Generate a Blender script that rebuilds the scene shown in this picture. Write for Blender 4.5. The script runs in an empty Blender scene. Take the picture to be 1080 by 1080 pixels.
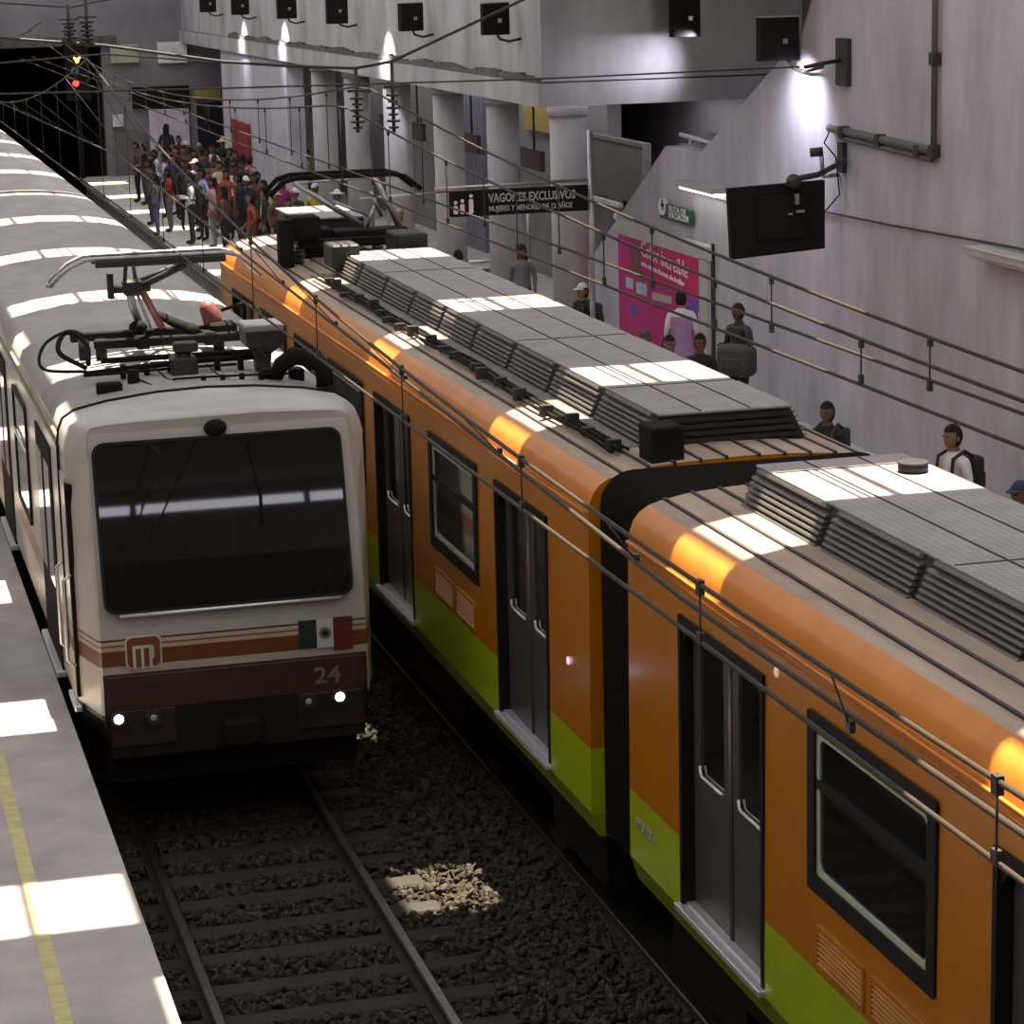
SUN_E, AREA_L, AREA_R, AREA_B, SPOT_E, EXPO = 21, 1000, 400, 620, 120, 0
import bpy, bmesh, math, random
import numpy as np
from mathutils import Vector, Matrix
random.seed(7)
S = bpy.context.scene
COL = S.collection
PI = math.pi

# ------------------------------------------------------------------ camera
F_PX, YAW, PITCH, ROLL = 2705.475, .258834519, .213217785, .0253793339
CAM = Vector((-2.89102135, 0.0, 6.90537252))
cy, sy = math.cos(YAW), math.sin(YAW)
FWD = Vector((sy*math.cos(PITCH), cy*math.cos(PITCH), -math.sin(PITCH)))
RGT0 = Vector((cy, -sy, 0)); UP0 = RGT0.cross(FWD)
RGT = math.cos(ROLL)*RGT0 - math.sin(ROLL)*UP0
UPV = math.sin(ROLL)*RGT0 + math.cos(ROLL)*UP0
cd = bpy.data.cameras.new('camera'); cam = bpy.data.objects.new('camera', cd); COL.objects.link(cam)
cd.sensor_width = 36.0; cd.lens = F_PX/1080*36.0; cd.clip_end = 400; cd.clip_start = .1
cam.matrix_world = Matrix(((RGT.x, UPV.x, -FWD.x, CAM.x), (RGT.y, UPV.y, -FWD.y, CAM.y), (RGT.z, UPV.z, -FWD.z, CAM.z), (0, 0, 0, 1)))
S.camera = cam
def ray(px, py): return RGT*((px-540)/F_PX) - UPV*((py-540)/F_PX) + FWD
def atX(px, py, X): r = ray(px, py); return CAM + r*((X-CAM.x)/r.x)
def atY(px, py, Y): r = ray(px, py); return CAM + r*((Y-CAM.y)/r.y)
def atZ(px, py, Z): r = ray(px, py); return CAM + r*((Z-CAM.z)/r.z)

# ------------------------------------------------------------------ materials
def mat(name, col, rough=.6, metal=0., noise=.18, scale=3., bump=0., bscale=40., spec=.4, stretch=None, coat=0., emit=0.):
    m = bpy.data.materials.new(name); m.use_nodes = True
    nt = m.node_tree; b = nt.nodes['Principled BSDF']
    b.inputs['Roughness'].default_value = rough; b.inputs['Metallic'].default_value = metal
    b.inputs['Specular IOR Level'].default_value = spec
    if coat: b.inputs['Coat Weight'].default_value = coat; b.inputs['Coat Roughness'].default_value = .15
    c4 = (col[0], col[1], col[2], 1)
    b.inputs['Base Color'].default_value = c4
    if emit:
        b.inputs['Emission Color'].default_value = c4; b.inputs['Emission Strength'].default_value = emit
    if noise > 0 or bump > 0:
        tc = nt.nodes.new('ShaderNodeTexCoord'); mp = nt.nodes.new('ShaderNodeMapping')
        nt.links.new(tc.outputs['Object'], mp.inputs['Vector'])
        if stretch: mp.inputs['Scale'].default_value = stretch
    if noise > 0:
        nz = nt.nodes.new('ShaderNodeTexNoise'); nz.inputs['Scale'].default_value = scale; nz.inputs['Detail'].default_value = 7; nz.inputs['Roughness'].default_value = .62
        nt.links.new(mp.outputs['Vector'], nz.inputs['Vector'])
        rp = nt.nodes.new('ShaderNodeValToRGB')
        rp.color_ramp.elements[0].position = .28; rp.color_ramp.elements[1].position = .72
        lo = 1-noise; hi = 1+noise*.45
        rp.color_ramp.elements[0].color = (col[0]*lo, col[1]*lo, col[2]*lo, 1)
        rp.color_ramp.elements[1].color = (min(1, col[0]*hi), min(1, col[1]*hi), min(1, col[2]*hi), 1)
        nt.links.new(nz.outputs['Fac'], rp.inputs['Fac']); nt.links.new(rp.outputs['Color'], b.inputs['Base Color'])
        m['ramp'] = rp.name
    if bump > 0:
        n2 = nt.nodes.new('ShaderNodeTexNoise'); n2.inputs['Scale'].default_value = bscale; n2.inputs['Detail'].default_value = 4
        nt.links.new(mp.outputs['Vector'], n2.inputs['Vector'])
        bp = nt.nodes.new('ShaderNodeBump'); bp.inputs['Strength'].default_value = bump; bp.inputs['Distance'].default_value = .02
        nt.links.new(n2.outputs['Fac'], bp.inputs['Height']); nt.links.new(bp.outputs['Normal'], b.inputs['Normal'])
    return m
def bands(name, stops, axis=2, rough=.4, coat=.3, noise=.15, spec=.5):
    """paint scheme: colour by height on the vehicle, stops = [(z_from, colour)]"""
    m = mat(name, (1, 1, 1), rough, 0, noise, 2.5, spec=spec, coat=coat); nt = m.node_tree
    b = nt.nodes['Principled BSDF']; rp = nt.nodes[m['ramp']]
    geo = nt.nodes.new('ShaderNodeNewGeometry'); sx = nt.nodes.new('ShaderNodeSeparateXYZ'); nt.links.new(geo.outputs['Position'], sx.inputs[0])
    mr = nt.nodes.new('ShaderNodeMapRange'); mr.inputs['From Min'].default_value = 0; mr.inputs['From Max'].default_value = 4
    nt.links.new(sx.outputs[axis], mr.inputs['Value'])
    cr = nt.nodes.new('ShaderNodeValToRGB'); cr.color_ramp.interpolation = 'CONSTANT'
    e = cr.color_ramp.elements
    e[0].position = 0; e[0].color = (*stops[0][1], 1)
    e[1].position = stops[1][0]/4; e[1].color = (*stops[1][1], 1)
    for z, c in stops[2:]:
        k = e.new(z/4); k.color = (*c, 1)
    nt.links.new(mr.outputs[0], cr.inputs['Fac'])
    mx = nt.nodes.new('ShaderNodeMix'); mx.data_type = 'RGBA'; mx.blend_type = 'MULTIPLY'; mx.inputs['Factor'].default_value = 1
    nt.links.new(cr.outputs['Color'], mx.inputs['A']); nt.links.new(rp.outputs['Color'], mx.inputs['B'])
    nt.links.new(mx.outputs['Result'], b.inputs['Base Color'])
    return m
def glass(name, tint, gloss=.1, rough=.04, trans=.6):
    m = bpy.data.materials.new(name); m.use_nodes = True; nt = m.node_tree
    for n in list(nt.nodes): nt.nodes.remove(n)
    o = nt.nodes.new('ShaderNodeOutputMaterial'); t = nt.nodes.new('ShaderNodeBsdfTransparent'); d = nt.nodes.new('ShaderNodeBsdfDiffuse')
    t.inputs[0].default_value = (*tint, 1); d.inputs[0].default_value = (tint[0]*.12, tint[1]*.12, tint[2]*.12, 1)
    g = nt.nodes.new('ShaderNodeBsdfGlossy'); g.inputs['Roughness'].default_value = rough; g.inputs[0].default_value = (.9, .9, .95, 1)
    m1 = nt.nodes.new('ShaderNodeMixShader'); m1.inputs[0].default_value = trans
    nt.links.new(d.outputs[0], m1.inputs[1]); nt.links.new(t.outputs[0], m1.inputs[2])
    fr = nt.nodes.new('ShaderNodeFresnel'); fr.inputs[0].default_value = 1.45
    ad = nt.nodes.new('ShaderNodeMath'); ad.operation = 'ADD'; ad.inputs[1].default_value = gloss; nt.links.new(fr.outputs[0], ad.inputs[0])
    m2 = nt.nodes.new('ShaderNodeMixShader'); nt.links.new(ad.outputs[0], m2.inputs[0])
    nt.links.new(m1.outputs[0], m2.inputs[1]); nt.links.new(g.outputs[0], m2.inputs[2]); nt.links.new(m2.outputs[0], o.inputs[0])
    return m
def grid_lines(m, sx_, sy_, dark, width=.03):
    """fine raised grid on sheet metal"""
    nt = m.node_tree; b = nt.nodes['Principled BSDF']
    tc = nt.nodes.new('ShaderNodeTexCoord'); br = nt.nodes.new('ShaderNodeTexBrick')
    br.offset = 0; br.inputs['Scale'].default_value = 1; br.inputs['Mortar Size'].default_value = width
    br.inputs['Brick Width'].default_value = sx_; br.inputs['Row Height'].default_value = sy_
    br.inputs['Color1'].default_value = br.inputs['Color2'].default_value = (1, 1, 1, 1); br.inputs['Mortar'].default_value = (dark, dark, dark, 1)
    nt.links.new(tc.outputs['Object'], br.inputs['Vector'])
    mx = nt.nodes.new('ShaderNodeMix'); mx.data_type = 'RGBA'; mx.blend_type = 'MULTIPLY'; mx.inputs['Factor'].default_value = 1
    nt.links.new(nt.nodes[m['ramp']].outputs['Color'], mx.inputs['A']); nt.links.new(br.outputs['Color'], mx.inputs['B'])
    nt.links.new(mx.outputs['Result'], b.inputs['Base Color'])
    return m
def glow(name, col, strength):
    m = mat(name, col, .4, noise=0, emit=strength); return m

M = {}
M['concrete'] = mat('platform_concrete', (.46, .425, .405), .85, noise=.32, scale=1.6, bump=.12, bscale=30)
M['plaster'] = mat('painted_plaster', (.475, .45, .51), .8, noise=.34, scale=1.3, bump=.1, bscale=18, stretch=(1, 1, .35))
M['plaster2'] = mat('grey_plaster', (.42, .395, .41), .8, noise=.38, scale=1.2, bump=.1, bscale=18, stretch=(1, 1, .4))
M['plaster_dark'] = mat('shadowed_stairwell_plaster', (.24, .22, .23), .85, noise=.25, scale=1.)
M['grime'] = mat('grimy_ledge', (.12, .11, .09), .9, noise=.5, scale=4)
M['tunnel'] = mat('dark_concrete', (.035, .032, .03), .95, noise=.4, scale=.6)
M['yellow'] = mat('yellow_tactile', (.62, .55, .27), .8, noise=.25, scale=6)
grid_lines(M['yellow'], .4, .28, .72, .006)
M['bed'] = mat('oily_trackbed', (.018, .015, .012), .95, noise=.5, scale=5, bump=.6, bscale=25)
M['stone'] = mat('ballast_stone', (.062, .050, .035), .9, noise=.5, scale=9, bump=.3, bscale=60)
M['sleeper'] = mat('concrete_sleeper', (.04, .034, .028), .9, noise=.35, scale=6)
M['railtop'] = mat('worn_rail_steel', (.32, .29, .26), .38, 1., noise=.3, scale=8)
M['railside'] = mat('rusty_rail', (.055, .04, .03), .8, noise=.4, scale=9)
M['steel'] = mat('galvanised_steel', (.42, .41, .42), .4, .8, noise=.2, scale=6)
M['bright'] = mat('bright_aluminium', (.78, .77, .8), .35, .6, noise=.12, scale=8)
M['black'] = mat('black_rubber', (.013, .0115, .0105), .85, spec=.15, noise=.25, scale=8)
M['iron'] = mat('dark_iron', (.05, .045, .042), .55, .3, noise=.35, scale=9)
M['wire'] = mat('copper_wire', (.05, .038, .028), .6, .0, noise=.2, scale=12, spec=.2)
M['conduit'] = mat('painted_conduit', (.13, .115, .105), .6, noise=.3)
M['insul'] = mat('green_insulator', (.03, .04, .034), .35, noise=.2)
M['white_paint'] = bands('white_train_paint', [(0, (.012, .010, .009)), (1.17, (.06, .024, .012)), (1.455, (.42, .385, .32)), (1.53, (.15, .046, .010)), (1.655, (.5, .38, .24)), (1.675, (.25, .075, .03)), (1.70, (.50, .42, .32)), (1.725, (.04, .036, .034)), (1.75, (.44, .405, .35))], rough=.38)  # lowest black band paints in the dark of the coupler recess
M['white_side'] = bands('white_train_side_paint', [(0, (.06, .045, .04)), (1.0, (.50, .48, .43)), (1.5, (.36, .19, .12)), (1.68, (.52, .5, .45))], rough=.4)
M['white_roof'] = mat('dusty_white_roof', (.37, .34, .325), .7, noise=.3, scale=2.2, stretch=(1, .4, 1))
M['nose_side'] = bands('cream_nose_flank_paint', [(0, (.012, .010, .009)), (1.13, (.52, .47, .36)), (1.53, (.15, .046, .010)), (1.655, (.5, .38, .24)), (1.675, (.25, .075, .03)), (1.70, (.50, .42, .32)), (1.725, (.04, .036, .034)), (1.75, (.52, .48, .42))], rough=.38)  # black foot paints in the dark below the nose flank
M['white_cap'] = mat('cream_cab_shell', (.50, .47, .44), .42, noise=.2, scale=2, coat=.2)
M['cream'] = mat('cream_door_paint', (.42, .40, .30), .5, noise=.25, scale=3)
M['maroon'] = mat('maroon_paint', (.058, .023, .012), .5, noise=.35, scale=3)
M['orange'] = bands('orange_green_train_paint', [(0, (.30, .38, .010)), (.98, (.45, .57, .010)), (1.455, (.56, .188, .003))], rough=.3, coat=.35, noise=.16)
M['oroof'] = mat('dusty_train_roof', (.42, .315, .24), .68, noise=.34, scale=2.5, stretch=(2, .35, 1))
M['oshoulder'] = mat('orange_gloss_paint', (.66, .225, .03), .36, noise=.18, scale=3, coat=.08, spec=.3)
M['seam'] = mat('roof_seam', (.06, .045, .04), .7, noise=.3)
M['acside'] = mat('air_conditioner_casing', (.032, .03, .028), .55, .2, noise=.3, scale=6)
M['actop'] = mat('air_conditioner_lid', (.36, .325, .31), .62, .0, noise=.2, scale=4)
grid_lines(M['actop'], .055, .055, .72, .006)
M['slat'] = mat('louver_metal', (.27, .25, .235), .42, .6, noise=.2, scale=9)
M['doorleaf'] = mat('brown_grey_door', (.105, .088, .085), .34, .25, noise=.2, scale=5)
M['frameblk'] = mat('black_window_frame', (.013, .0125, .0125), .6, noise=.15, spec=.2)
M['reveal'] = mat('pale_green_reveal', (.50, .55, .40), .6, noise=.15)
M['grille'] = mat('orange_grille', (.50, .19, .012), .4, noise=.2, scale=8)
M['glass'] = glass('dark_train_glass', (.62, .64, .6), .03, .05, .85)
M['wind'] = glass('cab_windscreen_glass', (.13, .11, .10), .03, .02, .25)
M['doorglass'] = glass('door_glass', (.35, .36, .35), .24, .08, .5)
M['interior'] = mat('dim_interior', (.06, .055, .05), .8, noise=.2)
M['txtgrey'] = mat('faded_numerals', (.20, .15, .12), .6, noise=.1)
M['txtwhite'] = mat('white_lettering', (.75, .72, .72), .6, noise=.05)
M['txtpale'] = mat('dull_lettering', (.42, .38, .38), .6, noise=.05)
M['flag_green'] = mat('flag_green', (.014, .032, .034), .5, noise=.1)
M['flag_red'] = mat('flag_red', (.12, .018, .014), .5, noise=.1)
M['flag_white'] = mat('flag_white', (.58, .55, .5), .5, noise=.1)
M['seal'] = mat('seal_brown', (.24, .19, .13), .6, noise=.3, scale=40)
M['logo'] = mat('logo_orange', (.18, .055, .014), .5, noise=.1)
M['lamp_on'] = glow('lit_headlamp', (.72, .75, 1.), 14)
M['lamp_off'] = mat('headlamp_lens', (.5, .48, .42), .12, .2, noise=.05)
M['red_cyl'] = mat('red_oxide_steel', (.24, .085, .07), .45, .2, noise=.25, scale=9)
M['red_tube'] = mat('reddish_tube', (.30, .12, .12), .4, .3, noise=.2)
M['blue_tube'] = mat('blue_grey_tube', (.34, .35, .45), .35, .5, noise=.2)
M['pink'] = mat('magenta_poster_paper', (.52, .014, .20), .5, noise=.35, scale=1.2)
M['pinkred'] = mat('crimson_poster_paper', (.54, .012, .13), .5, noise=.2, scale=1)
M['poster_blue'] = mat('poster_pale_blue', (.40, .55, .62), .5, noise=.25)
M['poster_violet'] = mat('poster_violet', (.16, .08, .4), .5, noise=.25)
M['poster_brown'] = mat('poster_brown', (.16, .07, .04), .5, noise=.3)
M['green_sign'] = mat('exit_green', (.02, .085, .05), .5, noise=.1)
M['sign_dark'] = mat('dark_sign_face', (.014, .012, .0115), .85, noise=.15, spec=.12)
M['sign_maroon'] = mat('plum_sign_face', (.06, .03, .04), .5, noise=.15)
M['tube_lit'] = glow('lit_tube', (1, .98, .92), 5)
M['fixture'] = mat('fixture_enamel', (.45, .44, .42), .5, noise=.15)
M['amber'] = glow('amber_signal', (1, .42, .06), 9)
M['redsig'] = glow('red_signal', (1, .03, .02), 7)
M['shutter'] = mat('blue_grey_shutter', (.24, .25, .34), .5, .3, noise=.15)
M['board'] = mat('dull_board', (.15, .135, .135), .6, noise=.2, scale=2)
M['whiteboard'] = mat('white_panel', (.78, .75, .78), .6, noise=.3)
M['pinkboard'] = mat('pale_mauve_panel', (.60, .52, .64), .6, noise=.25)
M['redboard'] = mat('red_board', (.24, .025, .022), .6, noise=.2)
M['mustard'] = mat('mustard_board', (.36, .28, .07), .6, noise=.2)
M['ceil'] = mat('ceiling_concrete', (.30, .29, .30), .9, noise=.2, scale=1)

# ------------------------------------------------------------------ mesh builder
class MB:
    def __init__(s): s.bm = bmesh.new()
    def face(s, pts, mi=0, smooth=False):
        f = s.bm.faces.new([s.bm.verts.new(p) for p in pts]); f.material_index = mi; f.smooth = smooth; return f
    def box(s, x0, x1, y0, y1, z0, z1, mi=0, bev=0., seg=1):
        b = bmesh.new(); bmesh.ops.create_cube(b, size=1)
        for v in b.verts: v.co = Vector(((x0+x1)/2+v.co.x*(x1-x0), (y0+y1)/2+v.co.y*(y1-y0), (z0+z1)/2+v.co.z*(z1-z0)))
        if bev > 0: bmesh.ops.bevel(b, geom=list(b.edges), offset=bev, segments=seg, affect='EDGES', profile=.5)
        s.merge(b, mi, seg > 1); b.free(); return s
    def merge(s, b, mi=0, smooth=False, mtx=None):
        mp = {}
        for v in b.verts: mp[v] = s.bm.verts.new(mtx @ v.co if mtx else v.co)
        for f in b.faces:
            try: n = s.bm.faces.new([mp[v] for v in f.verts])
            except ValueError: continue
            n.material_index = mi; n.smooth = smooth or f.smooth
    def obox(s, c, ax, ay, az, mi=0, bev=0.):
        """box with centre c and half axes ax, ay, az"""
        b = bmesh.new(); bmesh.ops.create_cube(b, size=2)
        c, ax, ay, az = map(Vector, (c, ax, ay, az))
        for v in b.verts: v.co = c + ax*v.co.x + ay*v.co.y + az*v.co.z
        if bev > 0: bmesh.ops.bevel(b, geom=list(b.edges), offset=bev, segments=1, affect='EDGES')
        s.merge(b, mi); b.free(); return s
    def tube(s, pts, r, n=8, mi=0, caps=True):
        pts = [Vector(p) for p in pts]; rings = []; prev = None
        for i, p in enumerate(pts):
            d = (pts[min(i+1, len(pts)-1)] - pts[max(i-1, 0)]).normalized()
            a = prev if prev is not None else (Vector((0, 0, 1)) if abs(d.z) < .9 else Vector((1, 0, 0)))
            u = (a - d*a.dot(d)).normalized(); w = d.cross(u); prev = u
            rr = r[i] if isinstance(r, (list, tuple)) else r
            rings.append([s.bm.verts.new(p + u*(rr*math.cos(2*PI*k/n)) + w*(rr*math.sin(2*PI*k/n))) for k in range(n)])
        for a, b in zip(rings, rings[1:]):
            for k in range(n):
                f = s.bm.faces.new((a[k], a[(k+1) % n], b[(k+1) % n], b[k])); f.material_index = mi; f.smooth = True
        if caps:
            for rg in (rings[0][::-1], rings[-1]):
                f = s.bm.faces.new(rg); f.material_index = mi
        return s
    def hose(s, pts, r, n=8, mi=0):
        P = [Vector(p) for p in pts]; P = [2*P[0]-P[1]]+P+[2*P[-1]-P[-2]]; out = []
        for a, b_, c, d in zip(P, P[1:], P[2:], P[3:]):
            for k in range(6):
                t = k/6; out.append(.5*(2*b_+(c-a)*t+(2*a-5*b_+4*c-d)*t*t+(3*b_-a-3*c+d)*t**3))
        return s.tube(out+[P[-2]], r, n, mi)
    def cyl(s, a, b, r, n=14, mi=0, r2=None): return s.tube([a, b], [r, r if r2 is None else r2], n, mi)
    def loft(s, rings, mi=0, smooth=True, closed=False, cap=False):
        R = [[s.bm.verts.new(p) for p in rg] for rg in rings]
        n = len(R[0])
        for a, b in zip(R, R[1:]):
            for k in range(n if closed else n-1):
                f = s.bm.faces.new((a[k], a[(k+1) % n], b[(k+1) % n], b[k])); f.smooth = smooth
                f.material_index = mi(k) if callable(mi) else mi
        if cap:
            for rg in (R[0][::-1], R[-1]):
                f = s.bm.faces.new(rg); f.material_index = cap if isinstance(cap, int) and cap is not True else 0
        return R
    def ball(s, c, r, sc=(1, 1, 1), mi=0, u=12, v=8):
        b = bmesh.new(); bmesh.ops.create_uvsphere(b, u_segments=u, v_segments=v, radius=r)
        for x in b.verts: x.co = Vector(c) + Vector((x.co.x*sc[0], x.co.y*sc[1], x.co.z*sc[2]))
        s.merge(b, mi, True); b.free(); return s
    def plate(s, org, ux, uy, un, w, h, t, rad=0., mi=0, nseg=5):
        """rounded rectangular plate: origin = lower left, along ux (w) and uy (h), thickness t along un"""
        org, ux, uy, un = map(Vector, (org, ux, uy, un))
        pts = []
        if rad <= 0: pts = [(0, 0), (w, 0), (w, h), (0, h)]
        else:
            for cx_, cy_, a0 in ((w-rad, rad, -PI/2), (w-rad, h-rad, 0), (rad, h-rad, PI/2), (rad, rad, PI)):
                for k in range(nseg+1):
                    a = a0 + PI/2*k/nseg; pts.append((cx_+rad*math.cos(a), cy_+rad*math.sin(a)))
        lo = [s.bm.verts.new(org+ux*a+uy*b) for a, b in pts]; hi = [s.bm.verts.new(org+ux*a+uy*b+un*t) for a, b in pts]
        n = len(pts)
        for f in (s.bm.faces.new(hi), s.bm.faces.new(lo[::-1])): f.material_index = mi
        for k in range(n):
            f = s.bm.faces.new((lo[k], lo[(k+1) % n], hi[(k+1) % n], hi[k])); f.material_index = mi
        return s
    def ring_plate(s, org, ux, uy, un, w, h, t, rad, bw, mi=0, nseg=5):
        """rounded frame of band width bw"""
        org, ux, uy, un = map(Vector, (org, ux, uy, un))
        def outl(x0, y0, x1, y1, rd):
            o = []
            for cx_, cy_, a0 in ((x1-rd, y0+rd, -PI/2), (x1-rd, y1-rd, 0), (x0+rd, y1-rd, PI/2), (x0+rd, y0+rd, PI)):
                for k in range(nseg+1):
                    a = a0+PI/2*k/nseg; o.append((cx_+rd*math.cos(a), cy_+rd*math.sin(a)))
            return o
        A = outl(0, 0, w, h, rad); B = outl(bw, bw, w-bw, h-bw, max(rad-bw*.4, .02)); n = len(A)
        P = lambda a, z: s.bm.verts.new(org+ux*a[0]+uy*a[1]+un*z)
        a0 = [P(p, 0) for p in A]; a1 = [P(p, t) for p in A]; b0 = [P(p, 0) for p in B]; b1 = [P(p, t) for p in B]
        for k in range(n):
            j = (k+1) % n
            for q in ((a1[k], a1[j], b1[j], b1[k]), (a0[k], a0[j], a1[j], a1[k]), (b1[k], b1[j], b0[j], b0[k])):
                f = s.bm.faces.new(q); f.material_index = mi
        return s
    def build(s, name, mats, parent=None, loc=None, fix=True):
        if fix: bmesh.ops.recalc_face_normals(s.bm, faces=list(s.bm.faces))
        if not isinstance(mats, (list, tuple)): mats = [mats]
        off = Vector((0, 0, 0))
        if parent is not None: off = WLOC[parent.name]
        elif loc is not None: off = Vector(loc)
        if off.length > 0: bmesh.ops.translate(s.bm, vec=-off, verts=list(s.bm.verts))
        me = bpy.data.meshes.new(name); s.bm.to_mesh(me); s.bm.free()
        o = bpy.data.objects.new(name, me); COL.objects.link(o)
        for m in mats: me.materials.append(m)
        if parent is not None: o.parent = parent; WLOC[o.name] = off
        else: o.location = off; WLOC[o.name] = off
        return o
WLOC = {}
def empty(name, loc):
    o = bpy.data.objects.new(name, None); COL.objects.link(o); o.location = loc; o.empty_display_size = .2; WLOC[o.name] = Vector(loc); return o
def tag(o, label, cat, group=None, kind=None):
    o['label'] = label; o['category'] = cat
    if group: o['group'] = group
    if kind: o['kind'] = kind
    return o
def struct(o): o['kind'] = 'structure'; return o
def text(name, s, size, mat_, org, ux, uy, parent, ext=.004, align='LEFT', width=None, spacing=1.0, bold=0.):
    cu = bpy.data.curves.new('lettering', 'FONT'); cu.body = s; cu.size = size; cu.extrude = ext; cu.align_x = align; cu.space_character = spacing; cu.resolution_u = 2
    cu.offset = bold
    t = bpy.data.objects.new('lettering_source', cu); COL.objects.link(t)
    dg = bpy.context.evaluated_depsgraph_get(); dg.update()
    me = bpy.data.meshes.new_from_object(t.evaluated_get(dg)); bpy.data.objects.remove(t); bpy.data.curves.remove(cu)
    ux, uy = Vector(ux), Vector(uy); un = ux.cross(uy)
    xs = [v.co.x for v in me.vertices]; k = 1
    if width: k = width/(max(xs)-min(xs))
    off = WLOC[parent.name]
    for v in me.vertices: v.co = Vector(org) + ux*v.co.x*k + uy*v.co.y + un*v.co.z - off
    me.materials.clear(); me.materials.append(mat_)
    o = bpy.data.objects.new(name, me); COL.objects.link(o); o.parent = parent; WLOC[o.name] = off
    return o
XP, YP, ZP = Vector((1, 0, 0)), Vector((0, 1, 0)), Vector((0, 0, 1))
# ================================================================== SETTING
PZ = 1.0                                   # platform height over rail head
# trackbed
b = MB(); b.box(-1.45, 4.52, -6, 75, -.5, -.14); b.box(-2, 5.4, 75, 118, -.5, -.14); struct(b.build('floor', M['bed']))
SLOT_LO, SLOT_HI = 8.80, 8.98
# platforms
b = MB(); b.box(-8.3, -1.28, -6, 75, .82, PZ); b.box(-8.3, -1.42, -6, 75, -.5, .82); struct(b.build('platform', M['concrete']))
b = MB(); b.box(4.35, 14, -6, 75, .82, PZ); b.box(4.5, 14, -6, 75, -.5, .82); struct(b.build('platform', M['concrete']))
b = MB(); b.box(-1.97, -1.872, -5, 74.9, PZ, PZ+.004); struct(b.build('trim_1', M['yellow']))
b = MB(); b.box(4.93, 5.03, -5, 74.9, PZ, PZ+.004); struct(b.build('trim_2', M['yellow']))
# wall on the far platform, cut by the sloping stair flank
def wall_poly(name, pts, x0, x1, m):
    b = MB(); A = [b.bm.verts.new((x0, y, z)) for y, z in pts]; B = [b.bm.verts.new((x1, y, z)) for y, z in pts]; n = len(pts)
    b.bm.faces.new(A); b.bm.faces.new(B[::-1])
    for k in range(n): b.bm.faces.new((A[k], A[(k+1) % n], B[(k+1) % n], B[k]))
    return struct(b.build(name, m))
wall_poly('wall_right', [(-6, -.4), (42.1, -.4), (42.1, 1.0), (39.44, 2.17), (35.67, 4.16), (34.09, 4.18), (30.31, 5.86), (29.95, 6.3), (29.95, 9.6), (-6, 9.6)], 9.0, 9.28, M['plaster'])
b = MB(); b.box(9.28, 12.5, 33.9, 35.9, 4.02, 4.17); struct(b.build('trim_3', M['plaster']))      # landing ledge behind the flank
b = MB()                                                                                          # stair flight behind the flank
for k in range(20): b.box(9.28, 11.6, 41.6-.36*k-.40, 41.6-.36*k, .9, 1.15+.17*k)
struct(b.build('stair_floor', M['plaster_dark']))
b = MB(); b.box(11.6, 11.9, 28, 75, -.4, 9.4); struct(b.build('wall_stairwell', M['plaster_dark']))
# mezzanine block over the columns
b = MB(); b.box(7.5, 11.6, 36.9, 75, 5.08, 9.4); struct(b.build('wall_mezzanine', M['plaster2']))
b = MB(); b.box(7.42, 11.6, 36.82, 75, 4.72, 5.06); struct(b.build('trim_4', M['plaster2']))
b = MB(); rr = random.Random(3); y = 36.9                                                          # grime lying along the ledge
while y < 66:
    h = .05+.035*math.sin(y*2.1)*math.sin(y*.63+1)+.045*rr.random(); d = .1+.16*rr.random(); b.box(7.425, 7.499, y, y+d, 5.06, 5.09+h); y += d
struct(b.build('trim_5', M['grime']))
colY = [36.0+.55, 40.25, 43.95, 48.05, 51.75, 55.3]
for y in colY:
    b = MB(); b.cyl((7.78, y, .99), (7.78, y, 4.72), .265, 28); b.cyl((7.78, y, 4.6), (7.78, y, 4.73), .30, 28); struct(b.build('column', M['plaster2']))
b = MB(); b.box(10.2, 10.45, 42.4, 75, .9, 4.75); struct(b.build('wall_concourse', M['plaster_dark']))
b = MB(); b.box(7.5, 7.9, 58.3, 67.9, .9, 4.75); struct(b.build('wall_annex', M['plaster']))
# back wall with the tunnel mouth
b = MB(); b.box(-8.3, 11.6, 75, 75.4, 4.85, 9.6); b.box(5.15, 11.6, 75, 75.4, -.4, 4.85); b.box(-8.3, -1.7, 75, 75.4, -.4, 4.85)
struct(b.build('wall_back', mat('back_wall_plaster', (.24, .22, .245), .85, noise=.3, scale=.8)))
b = MB(); b.box(-3, 5.6, 74.8, 75, 4.72, 4.98); struct(b.build('trim_6', M['grime']))
b = MB(); b.box(-2.0, -1.7, 75.4, 118, -.5, 5); b.box(5.15, 5.4, 75.4, 118, -.5, 5); b.box(-2, 5.4, 75.4, 118, 4.85, 5.1); b.box(-2, 5.4, 117.7, 118, -.5, 5); struct(b.build('wall_tunnel', M['tunnel']))
b = MB(); b.box(-8.5, -8.2, -6, 75.4, -.4, 9.6); struct(b.build('wall_left', M['plaster2']))
# unseen rear wall; its slot is added for a bright line in the windscreen
b = MB(); b.box(-8.5, 12, -3.1, -3, 7.95, SLOT_LO); b.box(-8.5, 12, -3.1, -3, SLOT_HI, 9.4); b.box(-8.5, -6, -3.1, -3, SLOT_LO, SLOT_HI); b.box(7, 12, -3.1, -3, SLOT_LO, SLOT_HI)
for x in (-4.2, -1.2, 1.8, 4.8): b.box(x-.05, x+.05, -3.1, -3, SLOT_LO, SLOT_HI)
struct(b.build('wall_front', M['plaster2']))
b = MB(); b.box(-8.5, 12, -3.2, -3.02, -.4, 7.95); struct(b.build('wall_front_lower', M['tunnel']))  # unseen, coloured dark to keep the lower windscreen reflection dark
b = MB(); b.box(7.3, 11.6, 29.5, 36.9, 6.95, 7.15); struct(b.build('shade_slab', M['ceil']))  # unseen slab added to keep overhead light off the mezzanine end wall
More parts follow.
